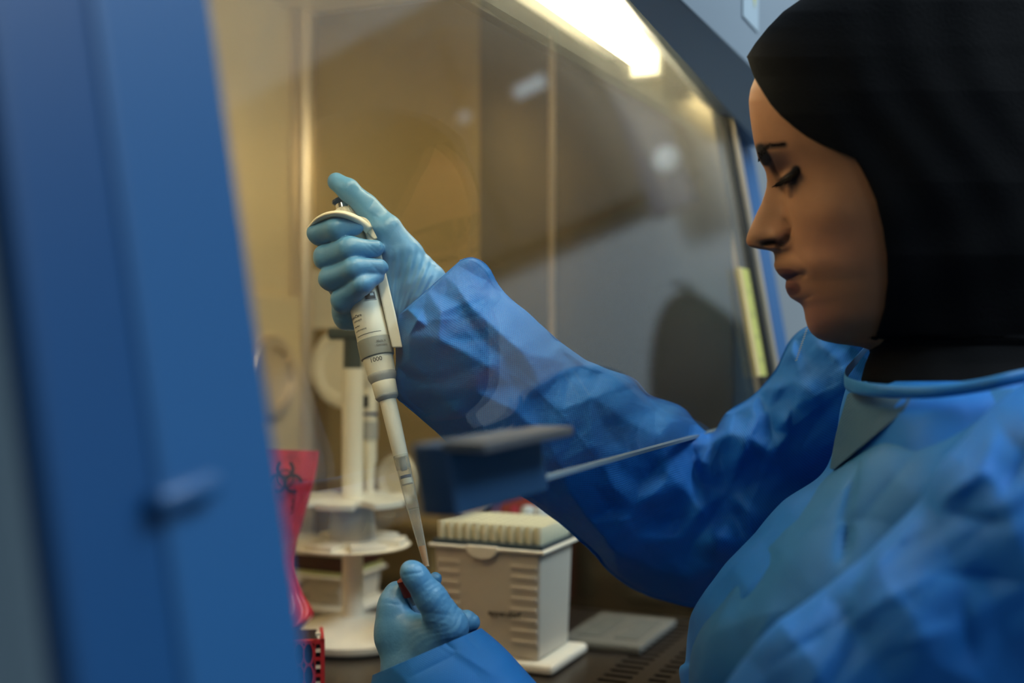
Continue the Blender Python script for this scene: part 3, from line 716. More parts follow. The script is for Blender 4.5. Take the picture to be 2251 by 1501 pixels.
# red and violet pouch with two small bottles against the side wall
q0 = on_right(1075, 1085, .05); 
bx0 = CX1-.040
t = empty('reagent_box', (bx0+.02, .53, CZ0), 'red and violet printed box standing behind the tips, below the sleeve', 'box')
ya, yb = on_right(1078, 1100, .04)[1], on_right(1205, 1100, .04)[1]; zt2 = on_right(1100, 1078, .04)[2]
bm = bmesh.new(); add_box(bm, (bx0, yb, CZ0), (bx0+.036, ya-.012, zt2)); obj_bm('red_panel', bm, M['red_card'], t, bevel=.002)
bm = bmesh.new(); add_box(bm, (bx0-.0005, ya-.012, CZ0), (bx0+.036, ya, zt2)); obj_bm('violet_panel', bm, M['purple'], t, bevel=.002)
for k in range(4): lathe('printed_dot', (bx0, ya-.03-.014*k, zt2-.02-.004*(k % 2)), (-1,0,0), [(0,.004),(.0006,.004)], M['pink_bag'], t, 20)
for k, a in enumerate((1161, 1190)):
    q = on_right(a, 1113, .062)
    t = empty('reagent_bottle', (q[0], q[1], CZ0), ('small bottle with a pale cap behind the tips, left of two' if k == 0 else 'small bottle with a pale cap behind the tips, right one touching the sleeve'), 'bottle')
    lathe('bottle_body', (q[0], q[1], CZ0), (0,0,1), [(0,.011),(.002,.012),(q[2]-CZ0-.03,.012),(q[2]-CZ0-.022,.007),(q[2]-CZ0-.018,.007)], M['card'], t, 28)
    lathe('bottle_cap', (q[0], q[1], q[2]-.018), (0,0,1), [(0,.0085),(.014,.0085),(.018,.006),(.019,.002)], M['cap_pale'], t, 28)
#PART2
# ---------------------------------------------------------------- the pipette in use
AX0, AX1, PD = np.array((749., 438.)), np.array((938., 1245.)), .870
def axp(py): t = (py-AX0[1])/(AX1[1]-AX0[1]); return AX0[0]+(AX1[0]-AX0[0])*t
PDT, PDB = .8835, .8245                        # the tip end is nearer to the camera
def ptt(py):
    f = (py-AX0[1])/(AX1[1]-AX0[1]); return f*PDT/(PDB+f*(PDT-PDB))
def pdep(py): return PDT+(PDB-PDT)*ptt(py)
ptop, pbot = P(AX0[0], AX0[1], PDT), P(AX1[0], AX1[1], PDB)
pax = Vector(pbot-ptop).normalized(); PL = (Vector(pbot)-Vector(ptop)).length
MPX = PD/FPX                                   # metres per pixel at the pipette
SV = lambda py: ptt(py)*PL
RW = lambda wpx: wpx*MPX*.97
pip = empty('pipette', P(axp(620), 620, PD), 'white single channel pipette held upright in the raised gloved hand, tip pointing down', 'pipette')
def pl(name, prof, m, n=56, ribs=None, parent=None, ang=32):
    return lathe(name, ptop, pax, [(SV(y), RW(w_)) for y, w_ in prof], M[m], parent or pip, n, ribs=ribs, ang=ang)
bt = pl('plunger_button', [(436,4),(437,17),(440,21.5),(444,21.5),(446,19),(449,15.5)], 'button')
pl('plunger_rod', [(444,15),(466,15)], 'chrome', parent=bt)
pl('ribbed_dial', [(458,14),(461,20),(464,23),(474,25),(492,26),(496,24)], 'cream2', 96, ribs=(2, 4, 24, .045))
pl('grip_body', [(482,27),(490,33),(500,35.5),(600,36.5),(700,36.5),(748,37),(750,36)], 'cream')
pl('grey_band', [(746,36.9),(748,38.3),(778,38.6),(785,37.5),(787,34.5)], 'grey_band')
cl = pl('volume_collar', [(768,30),(772,34.2),(790,34.0),(822,31.4)], 'cream')
pl('grey_ring', [(821,31.8),(823,32.6),(829,32.2),(840,27.5),(840.5,24)], 'ring_grey', parent=cl)
pl('lower_collar', [(836,26),(839,27.5),(868,26.0),(869,25.4)], 'cream', parent=cl)
pl('grey_ring', [(868,25.6),(870,26.2),(874,25),(880,19.5),(880.5,17)], 'ring_grey', parent=cl)
pl('tip_cone', [(876,18.6),(930,18.0),(1003,16.4),(1006,15.6),(1006.5,11)], 'cream')
# finger hook over the index finger
hk = [P(x, y, d+.0085) for x, y, d in ((812,506,.860),(786,484,.850),(756,472,.846),(724,473,.850),(698,485,.858),(679,506,.868))]
hk = cr(hk, 30); bm = bmesh.new(); rings = []
for i, p_ in enumerate(hk):
    tdir = Vector(hk[min(i+1, 29)]-hk[max(i-1, 0)]).normalized(); nx = tdir.cross(Vector(FW)).normalized(); ny = Vector(FW)
    a_ = (.0034-.0016*i/29); b_ = .010-.003*abs(i-15)/15
    rings.append([bm.verts.new(Vector(p_)+nx*(a_*math.cos(2*math.pi*k/20))+ny*(b_*math.sin(2*math.pi*k/20))) for k in range(20)])
for A, B in zip(rings, rings[1:]):
    for k in range(20): bm.faces.new((A[k], A[(k+1) % 20], B[(k+1) % 20], B[k]))
bm.faces.new(rings[0][::-1]); bm.faces.new(rings[-1])
obj_bm('finger_hook', bm, M['cream'], pip, True)
# ejector rail down the right side, with its shoulder
def rail(name, pts, th, m, bev=.0012):
    """pts: pixel outline, extruded th metres either side of the pipette's axis plane"""
    bm = bmesh.new(); F = [bm.verts.new(P(x, y, pdep(y)-th)) for x, y in pts]; G = [bm.verts.new(P(x, y, pdep(y)+th)) for x, y in pts]; n = len(pts)
    bm.faces.new(F); bm.faces.new(G[::-1])
    for i in range(n): bm.faces.new((F[i], G[i], G[(i+1) % n], F[(i+1) % n]))
    return obj_bm(name, bm, M[m], pip, bevel=bev, seg=3)
rail('ejector_rail', [(788,478),(812,486),(827,505),(846,590),(872,700),(885,764),(862,764),(838,660),(806,520)], .0080, 'cream2')
rail('ejector_shoulder', [(786,474),(806,479),(818,486),(828,502),(832,524),(822,527),(800,505),(786,500)], .0095, 'cream')
# printing
tw = -Vector(FW)
def ptxt(s, size, py, dxp, bold=0.0, ink='ink', r=37.2, nm='printed_text', rot=0):
    th = math.asin(max(-.9, min(.9, dxp/r)))
    return text_wrap(nm, s, size, ptop, pax, tw, RW(r), SV(py), th*SGN, M[ink], pip, flip=SGN, bold=bold)
a_ = pax.cross(tw); SGN = 1 if a_.dot(Vector(RT)) > 0 else -1
ptxt('1000', .0046, 796, -1, .00002, 'ink', 33.9)
ptxt('Made in', .0023, 760, 20, .00005, 'ink_grey', 39.3)
ptxt('Germany', .0023, 768, 20, .00005, 'ink_grey', 39.3)
ptxt('PhysioCare', .0030, 697, -27, .00006, 'ink_grey', 36.8)
ptxt('concept', .0025, 706, -22, .00004, 'ink_grey', 36.8)
ptxt('~~', .0050, 717, -26, .00008, 'ink_grey', 36.8)
ptxt('performance', .0020, 727, -20, .00003, 'ink_grey', 36.8)
ptxt('G', .0050, 640, 20, .0002, 'ink_grey', 36.8)
# volume window
def wrap_patch(name, y0, y1, dx0, dx1, r, lift, m, n=10):
    bm = bmesh.new(); cols = []
    for i in range(n+1):
        dx = dx0+(dx1-dx0)*i/n; th = math.asin(dx/r)*SGN
        t_ = (tw-pax*tw.dot(pax)).normalized(); s_ = pax.cross(t_)
        pr = []
        for y_ in (y0, y1):
            for L in (lift, -.0008): pr.append(bm.verts.new(Vector(ptop)+pax*SV(y_)+(t_*math.cos(th)+s_*math.sin(th))*(RW(r)+L)))
        cols.append(pr)
    for A, B in zip(cols, cols[1:]):
        bm.faces.new((A[0], B[0], B[2], A[2])); bm.faces.new((A[0], A[1], B[1], B[0])); bm.faces.new((A[2], B[2], B[3], A[3]))
    bm.faces.new((cols[0][0], cols[0][2], cols[0][3], cols[0][1])); bm.faces.new((cols[-1][0], cols[-1][1], cols[-1][3], cols[-1][2]))
    return obj_bm(name, bm, M[m], pip)
wrap_patch('window_frame', 653, 671, 5, 29, 36.6, .0004, 'ring_grey')
wrap_patch('volume_window', 655, 669, 7, 27, 36.6, .0006, 'black')
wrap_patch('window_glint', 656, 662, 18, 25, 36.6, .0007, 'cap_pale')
wrap_patch('label_edge', 738, 739.2, -30, 24, 36.8, .0002, 'ink_grey', 16)
# the fitted tip
tp_ = empty('pipette_tip', P(axp(1120), 1120, PD), 'clear plastic pipette tip with a white filter and amber liquid, fitted on the held pipette', 'tip')
def tl_(name, prof, m, closed=False, parent=None): return lathe(name, ptop, pax, [(SV(y), RW(w_)) for y, w_ in prof], M[m], parent or tp_, 40, closed=closed)
tl_('tip_wall', [(1000,16.0),(1030,15.4),(1100,14.2),(1118,13.8),(1119,12.6),(1160,10.8),(1210,8.2),(1246,5.6)], 'tip')
tl_('collar_ribs', [(1000,16.4),(1002,16.8),(1030,16.2),(1031,15.4)], 'tip')
tl_('filter', [(1052,14.2),(1064,14.0)], 'cream2', True)
tl_('filter_stripe', [(1045,14.3),(1051,14.2)], 'ink_blue', True)
tl_('inner_nozzle', [(1003,9),(1030,8.2),(1034,6)], 'ring_grey', True)
tl_('liquid', [(1200,8.1),(1244,5.2)], 'liquid', True)

# ---------------------------------------------------------------- signed distance helper for the gloved hands
import openvdb
class SDF:
    def __init__(s, lo, hi, h):
        s.lo = np.array(lo, float); s.h = h; s.n = np.ceil((np.array(hi)-s.lo)/h).astype(int)+1
        s.ax = [s.lo[k]+h*np.arange(s.n[k]) for k in range(3)]
    def new(s): return np.full(s.n, .03, np.float32)
    def cone(s, F, a, b, r1, r2, k):
        a, b = np.array(a), np.array(b); m = max(r1, r2)+.022
        i0 = np.maximum(((np.minimum(a, b)-m-s.lo)/s.h).astype(int), 0); i1 = np.minimum(((np.maximum(a, b)+m-s.lo)/s.h).astype(int)+1, s.n)
        if (i1 <= i0).any(): return
        X = s.ax[0][i0[0]:i1[0], None, None]; Y = s.ax[1][None, i0[1]:i1[1], None]; Z = s.ax[2][None, None, i0[2]:i1[2]]
        ba = b-a; L2 = max(float(ba@ba), 1e-12)
        t = np.clip(((X-a[0])*ba[0]+(Y-a[1])*ba[1]+(Z-a[2])*ba[2])/L2, 0, 1)
        d = np.sqrt((X-a[0]-t*ba[0])**2+(Y-a[1]-t*ba[1])**2+(Z-a[2]-t*ba[2])**2)-(r1+(r2-r1)*t)
        sl = tuple(slice(i0[q], i1[q]) for q in range(3)); F[sl] = s.smin(F[sl], d.astype(np.float32), k)
    @staticmethod
    def smin(a, b, k):
        h = np.maximum(k-np.abs(a-b), 0)/k; return np.minimum(a, b)-h*h*k*.25
    def mesh(s, F):
        g = openvdb.FloatGrid(.03); g.copyFromArray(F); pts, tri, quad = g.convertToPolygons(0.0, 0.0)
        return np.asarray(pts)*s.h+s.lo, tri, quad
def hand_mesh(name, chains, palm, h, kf, kp, kfp, parent, mat_, disp, label=None):
    allp = [P(x, y, d) for ch in chains+palm for (x, y, d, r) in ch]
    lo, hi = np.min(allp, 0)-.035, np.max(allp, 0)+.035
    S = SDF(lo, hi, h); FF = S.new(); FP = S.new()
    for ch in chains:
        G = S.new()
        for (x0, y0, d0, r0), (x1, y1, d1, r1) in zip(ch, ch[1:]): S.cone(G, P(x0, y0, d0), P(x1, y1, d1), r0*d0/FPX, r1*d1/FPX, .003)
        FF = S.smin(FF, G, kf)
    for ch in palm:
        for (x0, y0, d0, r0), (x1, y1, d1, r1) in zip(ch, ch[1:]): S.cone(FP, P(x0, y0, d0), P(x1, y1, d1), r0*d0/FPX, r1*d1/FPX, kp)
    F = S.smin(FF, FP, kfp); V, tri, quad = S.mesh(F)
    # normals from the field, fine displacement
    eps = h; G0 = np.gradient(F, h)
    ii = np.clip(np.round((V-S.lo)/h).astype(int), 0, S.n-1)
    N = np.stack([G0[k][ii[:, 0], ii[:, 1], ii[:, 2]] for k in range(3)], -1); N /= np.linalg.norm(N, axis=1)[:, None]+1e-9
    px, py, dd = proj(V); V = V+N*disp(px, py, dd, V)[:, None]
    me = bpy.data.meshes.new(name); me.from_pydata(V.tolist(), [], np.asarray(quad)[:, ::-1].tolist()+(np.asarray(tri)[:, ::-1].tolist() if len(tri) else [])); me.update()
    bm = bmesh.new(); bm.from_mesh(me); bmesh.ops.recalc_face_normals(bm, faces=bm.faces); bm.to_mesh(me); bm.free()
    o = link(name, me, mat_, parent, True)
    if label: o['label'] = label
    m = o.modifiers.new('smooth', 'SMOOTH'); m.factor = .5; m.iterations = 2
    return o
def seg_d(px, py, x0, y0, x1, y1):
    dx, dy = x1-x0, y1-y0; L = math.hypot(dx, dy); t = np.clip(((px-x0)*dx+(py-y0)*dy)/L**2, 0, 1)
    return np.hypot(px-x0-t*dx, py-y0-t*dy), t
def creases(px, py, C):
    h = np.zeros_like(px)
    for (x0, y0, x1, y1, wd, am) in C:
        d, t = seg_d(px, py, x0, y0, x1, y1)
        h += am*.001*np.exp(-(d/wd)**1.15)*(.25+.75*np.sin(np.pi*np.clip(.08+.84*t, 0, 1)))
    return h
def vnoise(V, s, seed=0):
    return np.array([mnoise.noise(Vector((p[0]*s+seed, p[1]*s, p[2]*s))) for p in V])

# ---------------------------------------------------------------- the person
person = empty('person', (.33, .02, 0.0), 'person in a black headscarf and blue gown, head bowed in profile, pipetting with blue gloves', 'person')
def disp_r(px, py, d, V):
    h = np.zeros_like(px)
    # stretched folds of the glove fanning up from the wrist over the palm's edge
    a = np.arctan2(px-862, 800-py); rr = np.hypot(px-862, 800-py)
    m = sm(px, 835, 860)*(1-sm(px, 930, 965))*sm(py, 520, 600)
    h += m*.00045*np.sin(a*85+2*np.sin(rr*.02))+m*.0003*np.sin(a*37+1)
    h += creases(px, py, [(812,458,822,440,2.5,-.7), (815,470,835,480,3,-.3), (800,535,832,562,2.5,-.6), (806,530,836,556,2,-.5), (812,575,838,603,2.5,-.5),
        (758,480,760,498,2,-.4), (785,483,790,500,1.8,-.5), (738,715,790,722,2,-.4), (735,700,775,712,2,.4), (700,590,735,585,3,-.3), (795,645,815,660,2,-.3),
        (760,655,785,640,4,.5), (768,540,790,536,5,.5), (770,580,790,576,5,.5)])
    h += .0003*np.sin(px*.09+py*.05)*np.sin(py*.11-px*.03)
    return h
fing = [
 [(735,535,.897,26),(702,512,.864,25),(742,503,.8480,25.5),(780,497,.8510,20)],
 [(742,582,.900,27),(717,566,.864,27),(768,547,.8465,26.5),(824,547,.8545,19.5)],
 [(752,630,.900,27),(728,612,.864,27),(780,591,.8465,26),(835,588,.8545,19)],
 [(778,684,.895,27),(754,660,.866,26),(797,625,.8480,22.5),(830,607,.8560,15.5)]]
fing = [[(x, y, d+pdep(y)-.8705, r) for x, y, d, r in ch] for ch in fing]
palm_r = [
 [(930,650,.884,46),(860,560,.893,34),(790,520,.902,26),(742,540,.900,25)],
 [(930,650,.884,46),(850,600,.898,32),(750,585,.902,26)],
 [(930,660,.884,46),(850,640,.898,32),(760,635,.902,26)],
 [(930,670,.884,42),(855,690,.893,26),(786,688,.896,27)],
 [(752,664,.880,22),(764,694,.880,24),(790,694,.885,24)],
 [(886,560,.877,33),(925,620,.880,42),(960,680,.880,40),(1000,720,.88,40)],
 [(853,508,.873,29),(888,560,.878,35)],
 [(858,560,.879,22),(866,640,.880,20),(890,690,.882,26)]]
thumb = [(740,399,.868,20),(766,418,.868,23.5),(806,454,.874,26),(853,505,.876,30)]
thumb = [(x, y, d+.010*max(0, (860-x)/120), r) for x, y, d, r in thumb]
hand_mesh('glove', fing+[thumb], palm_r, .00085, .0012, .012, .006, person, M['glove'], disp_r, 'blue nitrile glove gripping the pipette, thumb on its plunger')
def disp_l(px, py, d, V):
    # wrinkles running across the thumb and the ball of the thumb
    u = (px-900)*.58+(py-1250)*.81; vv = -(px-900)*.81+(py-1250)*.58
    m = sm(px, 885, 905)*(1-sm(py, 1400, 1440))
    h = m*.00010*(np.sin(u*.47+np.abs(vv)*.10+2.5*np.sin(vv*.06+u*.03))+.9*np.sin(u*.23-vv*.16+1.5*np.sin(vv*.08)))*sm(u, 20, 60)
    h += creases(px, py, [(884,1265,925,1258,3,-.9), (890,1275,912,1268,3,-.5), (880,1252,890,1270,3,-.4), (912,1345,990,1352,4,-.6), (905,1358,985,1372,4,.5), (850,1325,880,1330,3,-.3)])
    return h+.0003*np.sin(px*.07)*np.sin(py*.06)
LDZ = -.030
lf = [[(965,1420,.848,50),(985,1376,.842,44),(946,1312,.838,35),(913,1266,.836,28),(906,1258,.836,27.5)],
      [(930,1330,.880,22),(948,1290,.878,18),(957,1272,.876,15)],
      [(975,1370,.862,36),(1024,1366,.862,24),(1038,1369,.862,18)],
      [(880,1400,.872,40),(865,1335,.872,31),(873,1302,.874,26)],
      [(905,1400,.885,36),(898,1325,.888,27),(896,1298,.886,21)]]
pm_l = [[(868,1350,.870,30),(878,1400,.868,42),(886,1470,.862,50)], [(960,1400,.852,46),(930,1470,.855,54),(930,1560,.85,54)], [(880,1380,.868,40),(940,1400,.855,44)],
        [(842+20,1320,.872,22),(862,1400,.87,28)]]
lf, pm_l = [[[(x, y, d+LDZ, r) for x, y, d, r in ch] for ch in q_] for q_ in (lf, pm_l)]
hand_mesh('glove', lf, pm_l, .0009, .0012, .010, .006, person, M['glove'], disp_l, 'blue nitrile glove pinching the vial below the pipette tip')

# vial with a red stopper pinched in the lower hand
va, vb = P(888, 1270, .834), P(924, 1350, .838)
vax = Vector(vb-va).normalized()
vial = empty('vial', va, 'small clear vial with a dark red stopper pinched in the lower gloved hand', 'vial')
lathe('stopper', va, vax, [(0,.0040),(.0006,.0056),(.0130,.0058),(.0134,.0045)], M['red_cap'], vial, 36)
lathe('vial_wall', Vector(va)+vax*.010, vax, [(0,.0040),(.0225,.0040),(.0245,.0030),(.025,.0008)], M['vial'], vial, 36)
lathe('dark_contents', Vector(va)+vax*.0105, vax, [(0,.0034),(.010,.0034)], M['brown_box'], vial, 28)

# ---- cloth lofts: each station is two outline points, a depth and a half thickness
TRI = lambda x: 2*np.abs(x-np.floor(x)-.5)
def facets(px, py, sc_, seed, amp):
    r_ = np.random.default_rng(seed); h = np.zeros_like(px)
    wx = px+22*np.sin(py*.011+seed)+14*np.sin(py*.027+px*.009); wy = py+22*np.sin(px*.012+1.3*seed)+12*np.sin(px*.024)
    for k in range(4):
        a = r_.uniform(0, math.pi); f = sc_*r_.uniform(.6, 1.5)
        h += (TRI((wx*math.cos(a)+wy*math.sin(a))*f+r_.uniform())-.5)/(1+.5*k)
    return h*amp
from mathutils.geometry import delaunay_2d_cdt
def facet_field(nodes, X, Y):
    """folded cloth: flat facets between crease points (x, y, height in mm)"""
    co = [Vector((n[0], n[1])) for n in nodes]; res = delaunay_2d_cdt(co, [], [], 0, 1e-4)
    vo = np.array([(v.x, v.y) for v in res[0]]); hh = np.array([nodes[o[0]][2] if o else 0 for o in res[3]], float); out = np.zeros_like(X)
    for f in res[2]:
        a, b, c_ = vo[list(f)]; det = (b[0]-a[0])*(c_[1]-a[1])-(c_[0]-a[0])*(b[1]-a[1])
        if abs(det) < 1e-6: continue
        u = ((X-a[0])*(c_[1]-a[1])-(c_[0]-a[0])*(Y-a[1]))/det; v = ((b[0]-a[0])*(Y-a[1])-(X-a[0])*(b[1]-a[1]))/det
        m = (u >= -.002) & (v >= -.002) & (u+v <= 1.002); out[m] = (hh[f[0]]+u*(hh[f[1]]-hh[f[0]])+v*(hh[f[2]]-hh[f[0]]))[m]
    return out*.001
def loft(name, st_, nv, nu, mat_, fold, amp=1.0, thick=.0006, uvs=1.0, label=None, pw=1.0, nodes=None, blur=3):
    A = np.array([(a[0], a[1], b[0], b[1], d, t) for a, b, d, t in st_], float); S = cr(A, nv)
    ph = 2*math.pi*np.arange(nu)/nu; C, Sn = np.cos(ph), np.sin(ph)
    if pw != 1: C = np.sign(C)*np.abs(C)**pw; Sn = np.sign(Sn)*np.abs(Sn)**pw
    cx, cy = (S[:, 0]+S[:, 2])/2, (S[:, 1]+S[:, 3])/2; hx, hy = (S[:, 0]-S[:, 2])/2, (S[:, 1]-S[:, 3])/2
    PX = cx[:, None]+hx[:, None]*C; PY = cy[:, None]+hy[:, None]*C; D = S[:, 4:5]+S[:, 5:6]*Sn
    F = fold(PX, PY); wgt = np.where(Sn < 0, 1, -1)*np.minimum(1, np.abs(Sn)*2.2+.12)
    if nodes is not None:
        ol = [(x, y, 0) for a in S[::12] for x, y in ((a[0], a[1]), (a[2], a[3]))]
        OFF = facet_field(nodes+ol, PX, PY)
        O1 = OFF.copy(); O2 = None
        for k_ in range(26):
            O1 = (O1+np.roll(O1, 1, 1)+np.roll(O1, -1, 1))/3; O1[1:-1] = (O1[1:-1]+O1[2:]+O1[:-2])/3
            if k_ == blur-1: O2 = O1.copy()
        soft = sm(PX, 1260, 1420); OFF = O2*(1-soft)+(.25*O2+.75*O1)*soft
        OFF = np.maximum(OFF, .35*S[:, 5:6]*np.abs(Sn))*np.minimum(1, np.abs(Sn)*3.0)
        D = np.where(Sn < 0, S[:, 4:5]-OFF, D)
    D = D-F*amp*wgt
    # ragged outline from the same folds
    hl = np.hypot(hx, hy)[:, None]
    k = F*FPX/D*.45*np.abs(C)**3; PX = PX+k*hx[:, None]/hl*np.sign(C); PY = PY+k*hy[:, None]/hl*np.sign(C)
    V = CAM+FW*D[..., None]+RT*((PX-1125.5)/FPX*D)[..., None]+UP*((750.5-PY)/FPX*D)[..., None]
    W_ = np.concatenate([V, V[:, :1]], 1); un = np.linalg.norm(np.diff(W_, axis=1), axis=2).mean(0); u = np.concatenate([[0], np.cumsum(un)])
    vn = np.linalg.norm(np.diff(V, axis=0), axis=2).mean(1); v = np.concatenate([[0], np.cumsum(vn)])
    uv = np.stack(np.broadcast_arrays(u[None, :], v[:, None]), -1)
    me = grid_mesh(name, W_, uv=uv)
    bm = bmesh.new(); bm.from_mesh(me); bmesh.ops.remove_doubles(bm, verts=bm.verts, dist=1e-7); bmesh.ops.recalc_face_normals(bm, faces=bm.faces); bm.to_mesh(me); bm.free()
    o = link(name, me, mat_, person, True)
    if label: o['label'] = label
    if thick:
        m = o.modifiers.new('thickness', 'SOLIDIFY'); m.thickness = thick; m.offset = -1
    return o
st_r = [((1012,572),(878,690),.868,.026), ((1040,566),(872,740),.868,.034), ((1072,584),(870,800),.868,.040), ((1105,638),(868,868),.870,.044), ((1165,692),(930,925),.875,.046),
 ((1250,766),(1020,998),.885,.048), ((1300,802),(1130,1076),.897,.050), ((1392,830),(1212,1133),.912,.052), ((1432,868),(1300,1216),.935,.052), ((1492,892),(1350,1266),.958,.050),
 ((1560,950),(1425,1308),.985,.045), ((1598,905),(1530,1338),.982,.055), ((1655,868),(1640,1345),.975,.060), ((1702,815),(1780,1260),.975,.062), ((1742,740),(1880,1110),.965,.065),
 ((1800,712),(1990,980),.945,.068), ((1900,722),(2080,900),.92,.07)]
NODES_R = [(980,608,16),(940,640,19),(895,678,20),(1000,585,8),(918,702,38),(970,684,41),(1030,666,40),(930,682,25),(985,652,25),(1008,634,28),(1012,668,34),(1050,640,24),(1072,614,6),
 (1095,728,44),(1150,775,45),(1175,815,44),(1184,842,43),(1120,670,12),(1140,720,25),(1180,745,18),(1215,790,24),(1240,800,14),(1237,900,50),(1300,872,42),(1350,856,28),(1222,838,28),(1255,830,20),(1300,835,14),(1390,862,16),
 (900,735,30),(940,716,36),(965,744,44),(1030,776,50),(1085,812,50),(1106,832,46),(1060,745,40),(1110,790,41),(900,790,24),(950,850,32),(1000,905,34),(1080,955,38),(1050,862,48),(1130,902,54),(1150,990,42),(1125,845,40),(1165,880,42),(1195,870,40),
 (1200,960,54),(1240,925,53),(1262,960,48),(1300,975,58),(1345,1000,54),(1230,1020,50),(1250,1080,44),(1300,1060,54),(1333,1028,60),(1348,1075,60),(1362,1040,48),(1352,970,40),(1390,930,44),(1400,1000,46),(1372,1143,58),(1395,1115,58),(1420,1095,62),(1474,1050,62),(1440,1040,46),(1405,1060,45),
 (1340,1120,42),(1300,1150,42),(1350,1210,42),(1420,1240,42),(1400,1180,52),(1430,1140,45),(1482,1182,60),(1465,1150,46),(1500,1062,66),(1540,1122,66),(1576,1182,68),(1560,1150,50),(1520,1200,48),(1500,1270,40),(1570,1250,44),(1450,960,52),(1440,905,20),(1475,930,44),(1460,1000,50),
 (1500,975,34),(1542,1015,58),(1559,972,44),(1520,1010,40),(1530,1060,46),(1580,1000,42),(1600,1080,44),(1620,1130,38),(1590,910,20),(1612,905,14),(1600,950,54),(1655,890,30),(1640,985,62),(1642,960,60),(1665,925,44),(1702,851,38),(1690,900,30),(1660,1000,40),(1740,776,34),(1733,908,48),(1738,840,42),(1700,950,36),
 (1715,880,34),(1854,815,46),(1790,868,58),(1729,927,62),(1684,995,62),(1640,1120,58),(1830,850,50),(1745,952,44),(1800,900,44),(1720,1040,40),(1680,1100,40),(1850,797,38),(1800,760,28),(1775,790,28),(1760,830,40),(1650,1220,40),(1740,1150,38),(1860,950,40),(1920,850,42)]
CR_R = [  # x0,y0,x1,y1,width,height in mm (px frame)
 (985,598,905,660,6,1.5),(905,660,880,700,6,1),(1030,600,1068,690,5,1.2),(1068,690,1010,700,8,-1.5),(1010,700,915,705,9,2.2),(915,705,890,690,6,1.5),
 (1000,590,1060,640,10,-1.4),(1060,640,1075,600,6,1.3),(1015,680,1100,640,9,-1.8),(1020,720,1085,800,7,1.6),(1085,800,1170,850,7,1.8),(1170,850,1240,915,7,2.4),
 (1040,690,1120,790,8,1.2),(1120,790,1210,870,8,-1.2),(930,730,1080,812,6,1.0),(960,640,1000,680,6,-1),(1240,905,1252,785,9,-2.6),(1240,915,1330,1035,6,2.2),
 (1252,785,1235,770,10,1.8),(1330,1035,1345,1080,6,1.2),(1150,700,1230,850,12,1.2),(1235,900,1330,870,9,1.6),(1330,870,1400,850,10,-1.6),(1240,1010,1360,960,7,1.2),
 (1215,1045,1300,985,9,-1.4),(1380,880,1440,900,7,1.6),(1440,900,1440,990,7,-1.8),(1400,900,1405,990,6,1.4),(1480,895,1550,950,8,-2),(1480,930,1470,1010,8,1.4),
 (1345,1070,1352,1160,8,-1.8),(1352,1020,1350,1110,7,1.8),(1480,1010,1570,1170,9,2.4),(1570,1170,1600,1185,9,1.6),(1520,960,1540,1060,9,-2.2),(1540,1010,1590,1040,7,1.5),
 (1590,960,1560,1030,8,2.0),(1620,900,1600,1000,9,-2.2),(1660,880,1620,1010,9,2.2),(1700,830,1660,960,9,-2),(1740,760,1700,900,8,2.4),(1760,780,1740,930,9,-2),
 (1830,870,1740,940,9,2.8),(1740,940,1690,1020,8,2.2),(1690,1020,1640,1130,8,1.8),(1860,830,1780,870,9,-2),(1880,790,1810,840,8,2),(1700,960,1640,1080,9,-2.2),(1790,930,1750,1010,9,-1.5),
 (1400,1130,1460,1060,6,2.2),(1460,1060,1500,1000,6,1.5),(1420,1090,1480,1010,9,-1.6),(1370,1145,1400,1135,7,2.6),(1300,1110,1370,1150,9,1.6),(1470,1180,1520,1185,7,1.8),(1460,1100,1480,1180,8,-1.2),(1440,1190,1560,1240,12,-1.6),
 (1300,1180,1420,1260,12,1.4),(1550,1040,1640,1190,12,-1.4),(1590,1240,1500,1300,12,1.5)]
def fold_r(x, y):
    f = creases(x, y, CR_R)*.9+facets(x, y, .0052, 3, .0075)+facets(x, y, .013, 8, .0015)
    return .55*f
loft('sleeve', st_r, 520, 400, M['gown'], fold_r, nodes=NODES_R, label='blue gown sleeve reaching under the glass, cuff at the raised wrist')
st_l = [((820,1484),(1056,1382),.820,.036), ((812,1560),(1112,1432),.815,.042), ((860,1740),(1235,1570),.80,.048), ((1010,2020),(1450,1800),.76,.05), ((1400,2380),(1640,1920),.72,.06),
 ((1950,2420),(1560,1740),.66,.07), ((2400,2080),(1600,1490),.63,.08), ((2560,1780),(1770,1318),.615,.085), ((2660,1480),(1940,1190),.61,.09), ((2700,1230),(2075,1020),.61,.09), ((2640,1010),(2180,892),.625,.085), ((2480,870),(2290,822),.66,.07)]
CR_L = [(960,1370,930,1400,8,1.2),(925,1372,1000,1430,6,-2.2),(1000,1430,1080,1480,8,1.2),(1000,1370,1060,1440,10,-1.2),(850,1480,960,1400,12,.8),(900,1490,1000,1440,12,-1.2),
 (1900,1280,2010,1160,16,5),(1850,1330,1880,1420,18,-4),(2080,1100,2160,1040,16,6),(2160,1040,2190,960,16,5),(2100,1130,2200,1150,16,-6),(1820,1390,2060,1260,30,5),(2060,1260,2251,1280,26,-5),
 (2120,1330,2130,1440,18,-5),(1990,1420,2080,1380,22,4),(1700,1460,1900,1330,20,-4),(2200,1100,2260,1000,20,-5)]
def fold_l(x, y): return creases(x, y, CR_L)+facets(x, y, .0030, 5, .0055)+facets(x, y, .008, 12, .0018)*sm(x, 1000, 1300)
loft('sleeve', st_l, 420, 260, M['gown'], fold_l, label='blue gown sleeve of the near arm, shoulder at the right edge, cuff below the frame centre')
